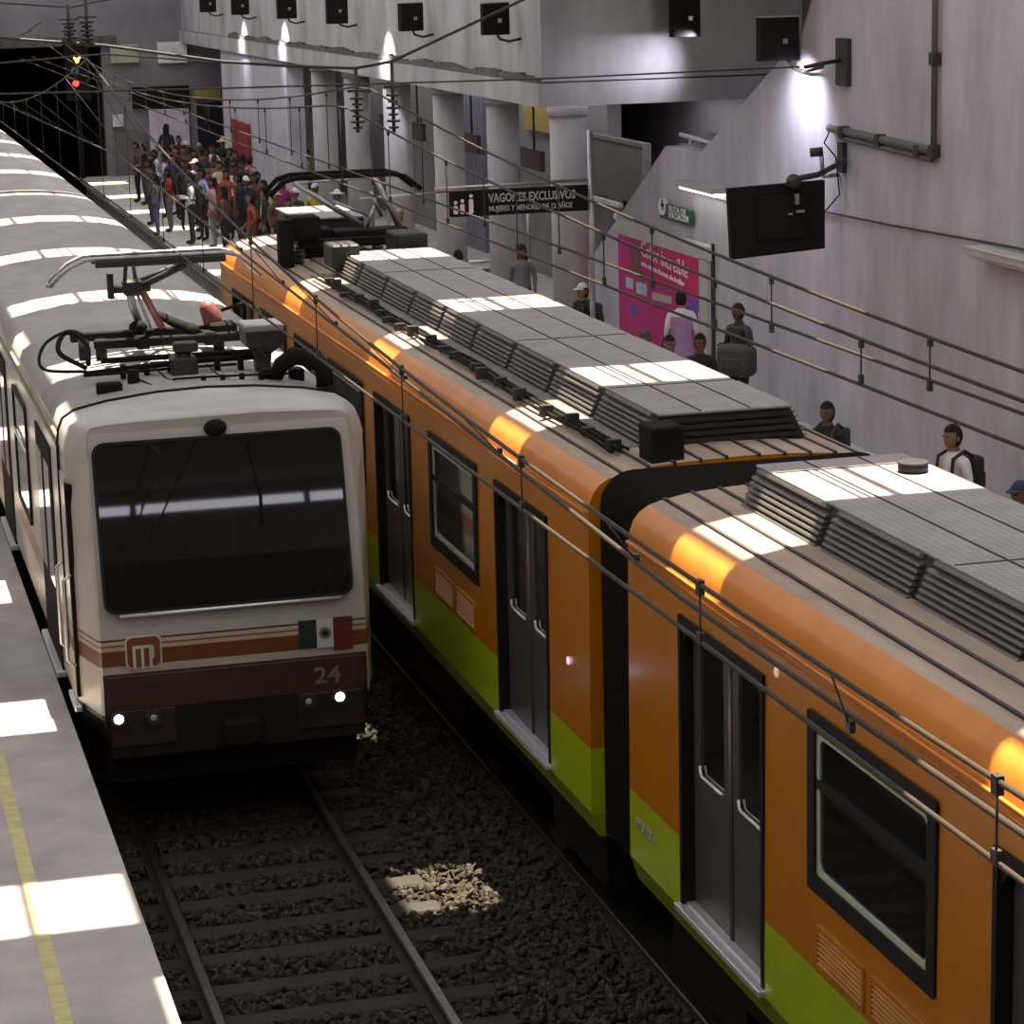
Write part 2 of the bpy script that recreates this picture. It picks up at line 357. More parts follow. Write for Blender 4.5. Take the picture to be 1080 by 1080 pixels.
# roof slab with three rows of transverse roof-lights
ZR = 9.2
def solid(y0, y1, slots):
    out = []; y = y0
    for c, h in slots:
        if c-h > y: out.append((y, c-h))
        y = c+h
    out.append((y, y1)); return out
b = MB()
MAIN = [15.33+4.5*k for k in range(14)]
rows = [(-2.6, -.50, [(17.28+4.4*k, .47) for k in range(-3, 13)]),
        (-.50, 1.90, [(7.1, .43), (11.2, .43), (15.45, .43)] + [(23.57+4.45*k, .44) for k in range(12)]),
        (1.90, 6.2, [(y, .46) for y in [6.3, 10.8] + MAIN])]
for x0, x1, sl in rows:
    sl = [s for s in sl if s[0] < 74]
    for a, c in solid(-3.1, 75.4, sl): b.box(x0, x1, a, c, ZR, ZR+.12)
b.box(-8.5, -2.6, -3.1, 75.4, ZR, ZR+.12); b.box(6.2, 12, -3.1, 75.4, ZR, ZR+.12)
for x in (-1.95, -1.15, .2, 1.15, 2.75, 3.75, 5.0): b.box(x-.03, x+.03, -3, 75, ZR+.02, ZR+.1)
struct(b.build('ceiling', M['ceil']))

# ================================================================== TRACK
def rail(x, y0, y1, label):
    t = empty('rail', (x, y0, 0))
    b = MB(); b.box(x-.036, x+.036, y0, y1, -.035, 0, bev=.008); b.build('rail_head', M['railtop'], t)
    b = MB(); b.box(x-.011, x+.011, y0, y1, -.115, -.03); b.box(x-.07, x+.07, y0, y1, -.14, -.112); b.build('rail_web', M['railside'], t)
    return tag(t, label, 'rail')
rail(-.75, -6, 75, 'worn steel rail of the white train track, beside the yellow-striped platform')
rail(.75, -6, 75, 'worn steel rail of the white train track, on the side of the orange train')
rail(2.35, -6, 75, 'dark rail under the orange train, on the side of the white train')
rail(3.85, -6, 75, 'dark rail under the orange train, beside the crowded platform')
n = 0; sy = 13.4
while sy < 22.5:
    b = MB(); dy = random.uniform(-.02, .02)
    b.box(-1.2, 1.22, sy-.11+dy, sy+.11+dy, -.2, -.105, bev=.015)
    o = b.build('railway_sleeper', M['sleeper'], loc=(0, sy, -.15))
    tag(o, 'grey concrete sleeper half sunk in dark ballast in front of the white train', 'railway sleeper', 'sleepers in front of the white train')
    sy += .57
def stones(name, xr, yr, nper, label, seed):
    rg = np.random.default_rng(seed); ico = bmesh.new(); bmesh.ops.create_icosphere(ico, subdivisions=1, radius=1)
    V0 = np.array([v.co[:] for v in ico.verts]); F0 = np.array([[v.index for v in f.verts] for f in ico.faces]); ico.free()
    n_ = int((xr[1]-xr[0])*(yr[1]-yr[0])*nper)
    P = np.c_[rg.uniform(*xr, n_), rg.uniform(*yr, n_), rg.uniform(-.15, -.09, n_)]
    keep = (np.abs(np.abs(P[:, 0])-.75) > .09); P = P[keep]; n_ = len(P)
    sl = ((P[:, 1]-13.4+.285) % .57)-.285; P[(np.abs(sl) < .12) & (np.abs(P[:, 0]) < 1.22), 2] -= .05
    sc = rg.uniform(.018, .042, (n_, 1))*np.array([[1, 1, .62]])*rg.uniform(.7, 1.35, (n_, 3))
    A = rg.normal(size=(n_, 3, 3)); Q = np.linalg.qr(A)[0]
    jit = 1+rg.uniform(-.28, .28, (n_, len(V0), 1))
    V = np.einsum('nij,nkj->nki', Q, V0[None]*jit*sc[:, None, :]*1.0) + P[:, None, :]
    Fa = (F0[None]+np.arange(n_)[:, None, None]*len(V0)).reshape(-1, 3)
    me = bpy.data.meshes.new(name); me.from_pydata(V.reshape(-1, 3).tolist(), [], Fa.tolist()); me.materials.append(M['stone'])
    o = bpy.data.objects.new(name, me); COL.objects.link(o); return tag(o, label, 'ballast', kind='stuff')
stones('gravel', (-1.26, 2.4), (13.6, 24.5), 520, 'dark oily ballast stones between and beside the rails', 5)

# ================================================================== FIXTURES ON THE FAR WALL
WX = 9.0
# conduit run
t = empty('conduit_pipe', (WX, 26.2, 4.7)); 
b = MB(); b.tube([(WX-.06, 26.2, 9.1), (WX-.06, 26.2, 4.62)], .036, 10); b.build('riser', M['conduit'], t)
b = MB(); b.tube([(WX-.05, 26.2, 4.70), (WX-.05, 29.25, 4.78)], .05, 10); b.tube([(WX-.05, 26.25, 4.60), (WX-.05, 28.9, 4.69)], .03, 8); b.build('branch', M['conduit'], t)
for y, z in ((26.2, 5.7), (26.2, 7.2), (26.2, 4.7), (26.6, 4.68), (27.7, 4.73), (28.8, 4.76)):
    b = MB(); b.box(WX-.11, WX-.003, y-.06, y+.06, z-.07, z+.07, bev=.01); b.build('clamp', M['iron'], t)
tag(t, 'grey steel conduit dropping down the pale wall and turning towards the hanging monitor', 'conduit')
b = MB(); b.tube([(WX-.02, 29.6, 3.75), (WX-.02, 27.5, 3.77), (WX-.02, 24.6, 3.83), (WX-.02, 18, 3.9)], .012, 6)
tag(b.build('wall_cable', M['iron']), 'thin dark cable clipped along the pale wall behind the hanging monitor', 'cable')
# bracket for the span wire
t = empty('anchor_bracket', (WX, 28.87, 5.6)); b = MB(); b.box(WX-.07, WX, 28.68, 29.03, 5.3, 5.86, bev=.01); b.build('plate', M['iron'], t)
b = MB(); b.tube([(WX-.06, 28.87, 5.6), (WX-.3, 28.8, 5.58), (WX-.62, 28.6, 5.55)], .025, 8); b.build('hook', M['iron'], t)
tag(t, 'dark rusty anchor plate on the pale wall above the hanging monitor', 'bracket')
# floodlights: a dark square box on a curved arm
def floodlight(c, w, h, d, arm, label, group=None, yaw=0.):
    c = Vector(c); t = empty('floodlight', c)
    ca, sa = math.cos(yaw), math.sin(yaw); ax = Vector((ca, sa, 0)); ay = Vector((-sa, ca, 0))
    b = MB(); b.obox(c, ax*(w/2), ay*(d/2), ZP*(h/2), 0, .012); b.build('housing', M['sign_dark'], t)
    b = MB(); b.obox(c+ZP*(h/2+.008), ax*(w/2), ay*(d/2), ZP*.008); b.build('top_rim', M['cream'], t, )
    b = MB(); b.obox(c-ay*(d/2+.012)+ax*(w*.12)-ZP*(h*.05), ax*.03, ay*.014, ZP*.03); b.build('knob', M['steel'], t)
    b = MB(); b.tube(arm, .022, 8); b.build('arm', M['iron'], t)
    return tag(t, label, 'floodlight', group)
xF = 7.5
fl = [(522, 20, 0, 'dark square floodlight on bent arm at the near corner of the mezzanine wall'), (433, 18, .18, 'tilted dark square floodlight with pale top rim on the mezzanine wall'),
      (355, 10, 0, 'dark square floodlight whose arm ends above a bright glow on the mezzanine wall'), (302, 8, 0, 'dark square floodlight on the mezzanine wall between two bright glows'),
      (253, 5, 0, 'dark square floodlight above the white annex wall, over the red board'), (219, 3, 0, 'small dark square floodlight at the far end of the mezzanine wall')]
for i, (px, py, tl, lab) in enumerate(fl):
    p = atX(px, py, 7.12); s = .42
    floodlight(p, s, .47 if i != 2 else .55, .16, [(p.x+.02, p.y, p.z-.2), (p.x+.06, p.y-.02, p.z-.30), (p.x+.2, p.y-.05, p.z-.34), (7.5, p.y-.08, p.z-.30)], lab, None, tl)
p = atY(820, 41, 30.4); floodlight(p, .5, .53, .2, [(p.x+.1, p.y, p.z-.2), (p.x+.2, p.y, p.z-.36), (p.x+.2, p.y-.4, p.z-.40), (8.80, 29.1, p.z-.30)], 'dark square floodlight on an arm in front of the sloping stair flank')
p = atY(722, 17, 36.3); floodlight(p, .42, .6, .22, [(p.x+.1, p.y, p.z-.25), (p.x+.2, p.y+.2, p.z-.3), (p.x+.24, p.y+.6, p.z-.3)], 'dark floodlight under the mezzanine end wall, glowing below')
# hanging monitor
t = empty('hanging_monitor', (7.8, 28, 3.86))
A = atY(768, 199, 28); B_ = atY(870, 190, 28); C_ = atY(870, 262, 28); D_ = atY(772, 274, 28)
b = MB(); dn = Vector((0, .09, 0))
q = [A, B_, C_, D_]; f0 = [b.bm.verts.new(v) for v in q]; f1 = [b.bm.verts.new(v+dn) for v in q]
b.bm.faces.new(f0); b.bm.faces.new(f1[::-1])
for k in range(4): b.bm.faces.new((f0[k], f0[(k+1) % 4], f1[(k+1) % 4], f1[k]))
b.build('panel', M['sign_dark'], t)
b = MB(); b.box(7.55, 8.15, 27.96, 28.0, 3.62, 4.12, bev=.01); b.build('rear_cover', M['sign_dark'], t)
b = MB(); b.box(7.98, 8.03, 27.90, 27.94, 4.02, 4.14); b.box(8.0, 8.1, 27.90, 27.94, 3.92, 3.95); b.box(7.9, 7.95, 27.90, 27.94, 3.9, 3.92); b.build('mounting_plate', M['steel'], t)
b = MB(); b.tube([(7.95, 27.95, 4.30), (8.3, 28.0, 4.34), (8.85, 28.6, 4.42), (9.0, 28.9, 4.43)], .035, 8); b.ball((7.98, 27.95, 4.28), .09); b.obox((8.97, 28.9, 4.45), (.03, 0, 0), (0, .08, 0), (0, 0, .18)); b.build('arm', M['iron'], t)
b = MB(); b.tube([(8.96, 29.2, 4.8), (8.9, 29.3, 4.6), (8.93, 29.0, 4.45), (8.96, 28.95, 4.0), (8.9, 29.3, 3.76)], .01, 6); b.build('cord', M['black'], t)
tag(t, 'large dark flat monitor hanging on an arm from the pale wall', 'monitor')
# CCTV camera
t = empty('security_camera', (8.7, 28.9, 4.6)); p = atX(856, 161, 8.62); p2 = atX(866, 160, 8.72)
b = MB(); b.tube([p-XP*.02, p+(p2-p)*1.2], .055, 10); b.build('camera_body', M['iron'], t)
b = MB(); p3 = atX(868, 186, 8.75); b.tube([p2, p3], .028, 8); b.tube([p3, p3+Vector((.24, .1, 0))], .028, 8); b.build('pole', M['steel'], t)
tag(t, 'small security camera on a short post above the hanging monitor', 'security camera')
# tube light fittings
def tubelight(y0, y1, z0, z1, lab, lit):
    t = empty('tube_light', (WX, y0, z0)); d = Vector((0, y1-y0, z1-z0)); n_ = d.normalized()
    a = Vector((WX-.02, y0, z0)); b = MB(); b.obox(a+d/2-XP*.125+ZP*.03, XP*.12, d/2, ZP*.035, 0, .01); b.obox(a+d/2-XP*.025-ZP*.05, XP*.02, d/2, ZP*.05); b.build('housing', M['fixture'], t)
    b = MB(); b.obox(a+d/2-XP*.13-ZP*.025, XP*.07, d/2*.93, ZP*.02, 0, .008); b.build('tube', M['tube_lit'] if lit else M['whiteboard'], t)
    return tag(t, lab, 'tube light')
a = atX(724, 194, 8.9); c_ = atX(764, 204, 8.9); tubelight(a.y, c_.y, a.z, c_.z, 'lit fluorescent fitting on the wall above the green exit sign', True)
a = atX(1030, 265, 8.9); tubelight(a.y, a.y-3.2, a.z, a.z-.02, 'unlit fluorescent fitting on the pale wall above the backpack wearer', False)
# white bracket shelf on the stair ledge
t = empty('handrail', (9.2, 34.5, 4.2)); b = MB(); p = atX(718, 142, 9.3); p2 = atX(752, 151, 9.3); b.tube([p, p2], .035, 8); b.build('rail_bar', M['whiteboard'], t)
b = MB(); b.tube([p+(p2-p)*.3, Vector((9.3, p.y+(p2.y-p.y)*.3, 4.17))], .025, 8); b.build('post', M['whiteboard'], t)
tag(t, 'short white handrail on the ledge of the stair flank', 'handrail')
# exit sign
t = empty('exit_sign', (WX, 35.2, 3.2)); p0 = atX(697, 239, 8.93); p1 = atX(729, 240, 8.93); p2 = atX(729, 222, 8.93)
U = Vector((0, -1, 0)); z0 = p1.z+.02; hz = p2.z-z0; wy = (p0.y-p1.y)
b = MB(); b.plate((8.97, p0.y, z0), U, ZP, -XP, wy, hz, .05, .02); b.build('sign_panel', M['green_sign'], t)
b = MB(); b.plate((8.955, p0.y+.02, z0+.05), U, ZP, -XP, .30, hz+.02, .05, .12); b.build('pictogram_plate', M['txtwhite'], t)
b = MB(); b.plate((8.90, p0.y-.14, z0+.12), U, ZP, -XP, .05, .16, .004, 0); b.plate((8.90, p0.y-.09, z0+.18), U, ZP, -XP, .15, .04, .004, 0); b.build('arrow', M['green_sign'], t)
text('lettering', 'RUTA DE', .13, M['txtwhite'], (8.915, p0.y-.40, z0+hz*.58), U, ZP, t, width=wy-.6)
text('lettering', 'EVACUACIÓN', .13, M['txtwhite'], (8.915, p0.y-.40, z0+hz*.16), U, ZP, t, width=wy-.5)
tag(t, 'green evacuation route sign on the pale wall above the magenta poster', 'sign')
# magenta advertising panel
t = empty('advertising_panel', (WX, 35.7, 1.0))
yL, yR = 37.74, 33.61
b = MB(); b.box(8.90, 8.99, yR+.02, yL, 1.02, 2.76); b.build('poster', M['pink'], t)
b = MB(); b.box(8.88, 8.99, yR-.05, yL+.05, 2.70, 2.92, bev=.01); b.build('header', M['fixture'], t)
b = MB(); b.box(8.95, 8.99, yR-.05, yR-.01, PZ, 2.95); b.build('post', M['iron'], t)
b = MB(); b.box(8.88, 8.99, yR, yR+.30, PZ, 2.72); b.build('side_panel', M['fixture'], t)
b = MB(); b.ball((8.86, yL-.08, 2.97), .055); b.build('lamp', M['txtwhite'], t)
P_ = lambda px, py: atX(px, py, 8.895)
def patch(pts, m, name, x=8.895):
    b = MB(); A = [b.bm.verts.new((x, atX(a, c, x).y, atX(a, c, x).z)) for a, c in pts]; B = [b.bm.verts.new(v.co+XP*.004) for v in A]; n = len(A)
    b.bm.faces.new(A); b.bm.faces.new(B[::-1])
    for k in range(n): b.bm.faces.new((A[k], A[(k+1) % n], B[(k+1) % n], B[k]))
    return b.build(name, m, t)
patch([(690, 262), (745, 275), (745, 310), (720, 305), (692, 298)], M['pinkred'], 'print_panel', 8.897)
patch([(664, 262), (669, 254), (674, 262), (675, 284), (680, 292), (660, 288), (666, 276)], M['poster_brown'], 'print_figure')
patch([(660, 292), (668, 294), (668, 305), (660, 303)], M['poster_blue'], 'print_square'); patch([(671, 297), (682, 300), (682, 313), (671, 309)], M['poster_blue'], 'print_square')
patch([(664, 320), (674, 322), (672, 334), (666, 333)], M['poster_violet'], 'print_badge'); patch([(688, 308), (708, 313), (708, 321), (688, 316)], M['txtpale'], 'print_caption')
patch([(724, 316), (738, 316), (734, 338), (726, 342)], M['poster_violet'], 'print_stripe', 8.893); patch([(736, 330), (745, 326), (745, 378), (738, 378)], M['poster_blue'], 'print_stripe', 8.893)
h = P_(676, 268); h2 = P_(724, 289); dy = h.y-h2.y
uy_ = Vector((0, -1, 0)); 
text('headline', 'Color increíble', .33, M['txtwhite'], (8.893, h.y, h.z-.02), (Vector((0, -1, -.05))).normalized(), ZP, t, width=dy*1.02)
text('lettering', 'una nueva forma de brillar', .1, M['txtwhite'], (8.893, h.y-.02, h.z-.16), (Vector((0, -1, -.05))).normalized(), ZP, t, width=dy*.95, bold=.004)
tag(t, 'magenta advertising panel with white script in a grey frame on the far wall', 'poster')

# ================================================================== UNDER THE MEZZANINE
t = empty('direction_sign', (6.05, 33, 3.56))
b = MB(); b.box(5.10, 7.0, 32.95, 33.05, 3.56, 3.90, bev=.01); b.build('sign_board', M['sign_dark'], t)
text('lettering', 'VAGONES EXCLUSIVOS', .16, M['txtpale'], (5.62, 32.944, 3.735), XP, ZP, t, width=1.2, bold=.004)
text('lettering', 'MUJERES Y MENORES DE 12 AÑOS', .1, M['txtpale'], (5.62, 32.944, 3.615), XP, ZP, t, width=1.15, bold=.002)
for k, hh in enumerate((.17, .19, .25)):
    x = 5.17+.09*k+(.03 if k == 2 else 0); b = MB(); b.ball((x, 32.94, 3.60+hh-.02), .025, (1, .2, 1)); b.plate((x-.03, 32.945, 3.60), XP, ZP, -YP, .06, hh-.06, .004, .02); b.build('pictogram', M['txtwhite'], t)
b = MB(); b.tube([(7.06, 33.05, PZ), (7.06, 33.05, 4.62)], .04, 10); b.build('post', M['steel'], t)
b = MB(); b.tube([(4.9, 33.0, 3.94), (7.06, 33.05, 3.96)], .02, 6); b.tube([(3.9, 33.0, 3.86), (5.1, 33.0, 3.9)], .015, 6); b.build('hanger_bar', M['steel'], t)
tag(t, 'long dark hanging sign with white figures and two lines of lettering between the columns', 'sign')
def wallsign(y0, y1, z0, z1, lab, txt=None, icon=True):
    t = empty('platform_sign', (8.3, (y0+y1)/2, z0)); X_ = 8.3
    b = MB(); b.box(X_, X_+.08, y1, y0, z0, z1, bev=.01); b.build('sign_board', M['sign_maroon'], t)
    if icon: b = MB(); b.ball((X_-.005, y0-.4, (z0+z1)/2), .08, (.1, 1, 1.2)); b.build('pictogram', M['txtwhite'], t)
    if txt: text('lettering', txt, .16, M['txtpale'], (X_-.006, y0-1.1, (z0+z1)/2-.06), (0, -1, 0), ZP, t)
    for y_ in (y0-.5, y1+.5): b = MB(); b.tube([(X_+.04, y_, z1), (X_+.04, y_, 4.72)], .02, 6); b.build('hanger', M['iron'], t)
    return tag(t, lab, 'sign')
def ysz(pa, pb, X_): a = atX(*pa, X_); c_ = atX(*pb, X_); return a.y, c_.y, c_.z, a.z
y0, y1, z0, z1 = ysz((521, 148), (570, 172), 8.3); wallsign(y0, y1, z1-.33, z1, 'plum platform sign with a white icon and short word, just beyond the near column', 'METRO')
y0, y1, z0, z1 = ysz((461, 133), (503, 155), 8.3); wallsign(y0, y1, z1-.33, z1, 'plum platform sign with a white figure, in front of the blue-grey shutter')
y0, y1, z0, z1 = ysz((326, 102), (352, 120), 8.3); wallsign(y0, y1, z1-.38, z1, 'small plum sign hanging deep between the far columns', 'M')
y0, y1, z0, z1 = ysz((400, 120), (445, 142), 8.3); wallsign(y0, y1, z1-.34, z1, 'plum sign half hidden behind the insulators, between two columns', 'METRO', False)
a = atX(474, 93, 10.12); c_ = atX(506, 98, 10.12)
t = empty('roller_shutter', (10.15, a.y, PZ)); b = MB(); y = c_.y-.2
while y < a.y+.4: b.box(10.1, 10.19, y, y+.16, PZ, 4.4); b.box(10.13, 10.19, y+.16, y+.22, PZ, 4.4); y += .22
b.build('slat', M['shutter'], t); b = MB(); b.box(10.02, 10.19, c_.y-.3, a.y+.5, 4.4, 4.7); b.build('shutter_box', M['fixture'], t); tag(t, 'blue-grey ribbed roller shutter behind the columns', 'shutter')
t = empty('notice_board', (10.1, 41.4, 2.9)); a = atX(617, 143, 10.); c_ = atX(680, 215, 10.)
b = MB(); b.box(10.0, 10.08, c_.y, a.y, 2.88, 3.84, bev=.01); b.build('board_panel', M['board'], t)
b = MB(); b.box(9.97, 10.1, c_.y-.06, c_.y+.02, 2.86, 3.9); b.box(9.97, 10.1, c_.y, a.y, 3.84, 3.9); b.box(9.97, 10.1, a.y-.02, a.y+.06, 1.0, 3.9); b.build('board_frame', M['steel'], t)
b = MB(); b.box(9.94, 10.02, 41.0, 42.85, 2.76, 2.83); b.build('ledge', M['whiteboard'], t)
tag(t, 'large dull grey notice board in a thin frame beyond the near column', 'notice board')
b = MB(); b.box(10.1, 10.19, 44.5, 47.5, 3.7, 4.35, bev=.01); tag(b.build('fuse_box', M['mustard']), 'small mustard fuse box high on the wall beyond the plum sign', 'panel')
# crowd barrier
t = empty('crowd_barrier', (7.2, 38.4, PZ)); a = atZ(494, 277, 1.95); c_ = atZ(558, 272, 1.95); d = c_-a
b = MB(); b.tube([a, c_], .03, 8); b.tube([c_, Vector((c_.x, c_.y, PZ))], .03, 8); b.tube([a, Vector((a.x, a.y, PZ))], .03, 8); b.tube([c_, c_+ZP*.75], .03, 8); b.build('barrier_frame', M['steel'], t)
b = MB(); n_ = d.normalized(); b.plate(a+n_*.15-ZP*.8, n_, ZP, Vector((0, -1, 0)), d.length-.3, .68, .02); b.build('barrier_panel', mat('brown_board', (.16, .10, .07), .6), t)
b = MB(); b.plate(a+n_*(d.length*.42)-ZP*.36-YP*.022, n_, ZP, Vector((0, -1, 0)), d.length*.26, .16, .006, .03); b.build('sticker', mat('orange_sticker', (.6, .2, .07), .5), t)
tag(t, 'steel barrier with a brown board and orange sticker between the columns', 'barrier')
# things at the end wall beside the tunnel mouth
def slab(name, X0, X1, Z0, Z1, m, lab, cat, y=74.9, d=.1):
    b = MB(); b.box(X0, X1, y-d, y, Z0, Z1, bev=.01); return tag(b.build(name, m), lab, cat)
slab('sign_board', 5.95, 7.6, 2.9, 3.5, M['sign_dark'], 'wide dark sign board on the end wall over the crowd', 'sign')
slab('whiteboard', 6.75, 7.6, 4.15, 4.75, M['whiteboard'], 'white board high on the end wall, over the dark sign board', 'panel')
slab('cream_board', 5.4, 6.2, 4.2, 4.72, M['cream'], 'cream board high on the end wall beside the tunnel mouth', 'panel')
slab('partition_screen', 6.4, 7.55, 1.0, 2.85, M['pinkboard'], 'pale mauve partition screen on the end wall behind the crowd', 'panel')
slab('wooden_hoarding', 5.4, 6.3, 1.0, 2.2, M['board'], 'dull grey hoarding at the platform end beside the tunnel mouth', 'hoarding')
slab('mustard_sign', 7.75, 8.5, 3.1, 3.36, M['mustard'], 'narrow mustard sign at the far corner of the end wall', 'sign')
slab('glass_booth', 7.8, 8.5, 1.0, 3.0, M['frameblk'], 'dark glazed booth under the narrow mustard sign', 'booth')
slab('white_box', 5.35, 5.65, 2.4, 2.75, M['whiteboard'], 'small pale box on the end wall at the edge of the tunnel mouth', 'box')
t = empty('red_notice_board', (7.45, 65.3, 1.6)); a = atX(244, 125, 7.45); c_ = atX(262, 127, 7.45)
b = MB(); b.box(7.43, 7.495, c_.y, a.y, 1.5, a.z, bev=.01); b.build('board_panel', M['redboard'], t); tag(t, 'plain red board on the white annex wall above the crowd', 'notice board')
# track signal
t = empty('track_signal', (4.43, 74.3, 0)); q1 = atY(81, 62, 74.3); q2 = atY(80, 88, 74.3)
b = MB(); b.box(q1.x-.35, q1.x+.35, 74.32, 74.6, q2.z-.5, q1.z+.45, bev=.03); b.build('housing', M['black'], t)
b = MB(); b.tube([(q1.x, 74.45, -.14), (q1.x, 74.45, q2.z-.4)], .06, 8); b.build('post', M['black'], t)
b = MB(); b.obox((q1.x-.05, 74.3, q1.z), (.045, 0, -.075), (0, .02, 0), (.022, 0, .015)); b.obox((q1.x+.05, 74.3, q1.z), (.045, 0, .075), (0, .02, 0), (-.022, 0, .015)); b.ball((q1.x, 74.3, q1.z-.07), .05, (1, .3, 1)); b.build('amber_lamp', M['amber'], t)
b = MB(); b.ball((q2.x, 74.3, q2.z), .085, (1, .3, 1)); b.build('red_lamp', M['redsig'], t)
b = MB(); b.ball((q2.x, 74.31, (q1.z+q2.z)/2), .12, (1, .3, 1)); b.build('blue_lamp', mat('dull_blue_lens', (.05, .12, .16), .3, noise=0), t)
tag(t, 'track signal with amber and red lamps lit in the tunnel mouth', 'signal')
# ================================================================== WHITE TRAIN
W = empty('light_metro_train', (0, 19.6, 0))
tag(W, 'long white metro train with maroon apron, striped nose and number 24, its headlamps lit', 'train')
HW = 1.21
def wprof(s=1., k=1.):
    """half profile left bottom -> crown -> right bottom"""
    h = [(-1.06, .78), (-1.16, .92), (-HW, 1.1), (-HW, 1.46), (-HW, 1.53), (-HW, 1.655), (-HW, 1.75), (-HW, 2.2), (-HW, 2.75), (-1.205, 3.16), (-1.192, 3.27), (-1.155, 3.36), (-1.06, 3.42), (-.8, 3.475), (-.4, 3.52), (0, 3.535)]
    return h + [(-x, z) for x, z in h[-2::-1]]
PR = wprof(); NP_ = len(PR); ROOFI = 10
def strip(mi_lo, mi_hi, y0, y1, name, mats, shrink=0., nsub=1):
    b = MB(); pts = PR[mi_lo:mi_hi+1]
    b.loft([[(x*(1-shrink), y0+(y1-y0)*k/nsub, z-shrink*.8) for x, z in pts] for k in range(nsub+1)], 0); return b.build(name, mats, W, fix=False)
cars = [(20.55, 40.3), (40.75, 60.3), (60.75, 80)]
for y0, y1 in cars:
    b = MB()
    for lo, hi in ((0, ROOFI), (NP_-1-ROOFI, NP_-1)): b.loft([[(x, y, z) for x, z in PR[lo:hi+1]] for y in (y0, y1)], 0)
    for y in (y0, y1):
        b.face([(x, y, z) for x, z in PR])
    b.build('car_body', M['white_side'], W)
    b = MB(); b.loft([[(x, y, z) for x, z in PR[ROOFI:NP_-ROOFI]] for y in (y0, y1)], 0); b.build('roof', M['white_roof'], W)
    b = MB()
    for s in (-1, 1): b.tube([(s*1.20, y0, 3.20), (s*1.20, y1, 3.20)], .022, 6); b.tube([(s*1.215, y0, 3.14), (s*1.215, y1, 3.14)], .012, 6)
    b.build('gutter', M['cream'], W)
    b = MB(); b.box(-.95, .95, y0+.4, y1-.4, .25, .8); b.build('underframe', M['black'], W)
for ya, yb in ((40.3, 40.75), (60.3, 60.75)):
    b = MB(); b.loft([[(x*.96, y, z*.985) for x, z in PR] for y in (ya, yb)], 0); b.build('gangway_bellows', M['black'], W)
# bogies of the leading car
for yb in (22.6, 37.5):
    b = MB()
    for dy in (-1, 1):
        for s in (-1, 1): b.cyl((s*.69, yb+dy, .40), (s*.81, yb+dy, .40), .40, 20)
        b.cyl((-.88, yb+dy, .4), (.88, yb+dy, .4), .07, 8)
    b.box(-.95, -.85, yb-1.5, yb+1.5, .3, .55); b.box(.85, .95, yb-1.5, yb+1.5, .3, .55); b.build('bogie', M['iron'], W)
# cab nose: rings from the seam to the flat front
def noserow(z):
    """front plane y for a height (raked above 1.95)"""
    return 19.6 + max(0, z-1.95)*.24
FX = [1.03]*NP_
rings = [[(x, 20.55, z) for x, z in PR]]
r1 = []; r2 = []; r3 = []
for i, (x, z) in enumerate(PR):
    s = -1 if x < 0 else 1
    zz = z if z < 3.0 else 3.0+(z-3.0)*.86
    r1.append((x*.998, 20.15+.08*(z > 3.2), z-.006*(z > 3.2)))
    xa = x if abs(x) < .9 else s*(1.03+(abs(x)-1.0)*.12)
    xa *= 1 if z > .95 else .97
    yf = noserow(min(zz, 3.36))
    j = min(i, NP_-1-i)
    if j >= 9:      # squarer top corners of the flat front
        xa = s*[1.04, 1.04, 1.03, 1.0, .90, .66, .33, 0][min(j-9, 7)] if j-9 < 7 else x
        zz = [3.12, 3.27, 3.345, 3.385, 3.40, 3.412, 3.422, 3.428][min(j-9, 7)]; yf = noserow(min(zz, 3.36))
        r2.append((xa*1.012, yf+.03, zz+.01 if j > 10 else zz)); r3.append((xa, yf, zz-(.012 if j > 10 else 0)))
    else: r2.append((xa*1.02, yf+.03, zz)); r3.append((xa*1.0, yf, zz))
b = MB()
lo = [r for r in (rings[0], r1, r2, r3)]
R = b.loft([[p for p in r] for r in lo], 0)
last = R[-1]
for k in range(NP_//2):
    a, c_, d, e = last[k], last[k+1], last[NP_-2-k], last[NP_-1-k]
    f = b.bm.faces.new((a, c_, d, e) if c_ is not d else (a, c_, e)); f.smooth = False
for f in b.bm.faces:
    f.smooth = False
    if abs(f.calc_center_median().x) > 1.035: f.material_index = 1
o = b.build('cab_nose', [M['white_paint'], M['nose_side']], W)
# cream crown of the nose (upper shell plate slightly proud)
b = MB(); sel = range(9, NP_-9)
b.loft([[(x*1.004, y, z+.006) for x, y, z in [r[i] for i in sel]] for r in (rings[0], r1, r2, r3)], 0, smooth=True); b.build('roof_shell', M['white_cap'], W)
b = MB(); b.tube([(x*1.006, 20.56, z+.008) for x, z in PR[3:NP_-3]], .016, 6); b.build('roof_joint', M['black'], W)
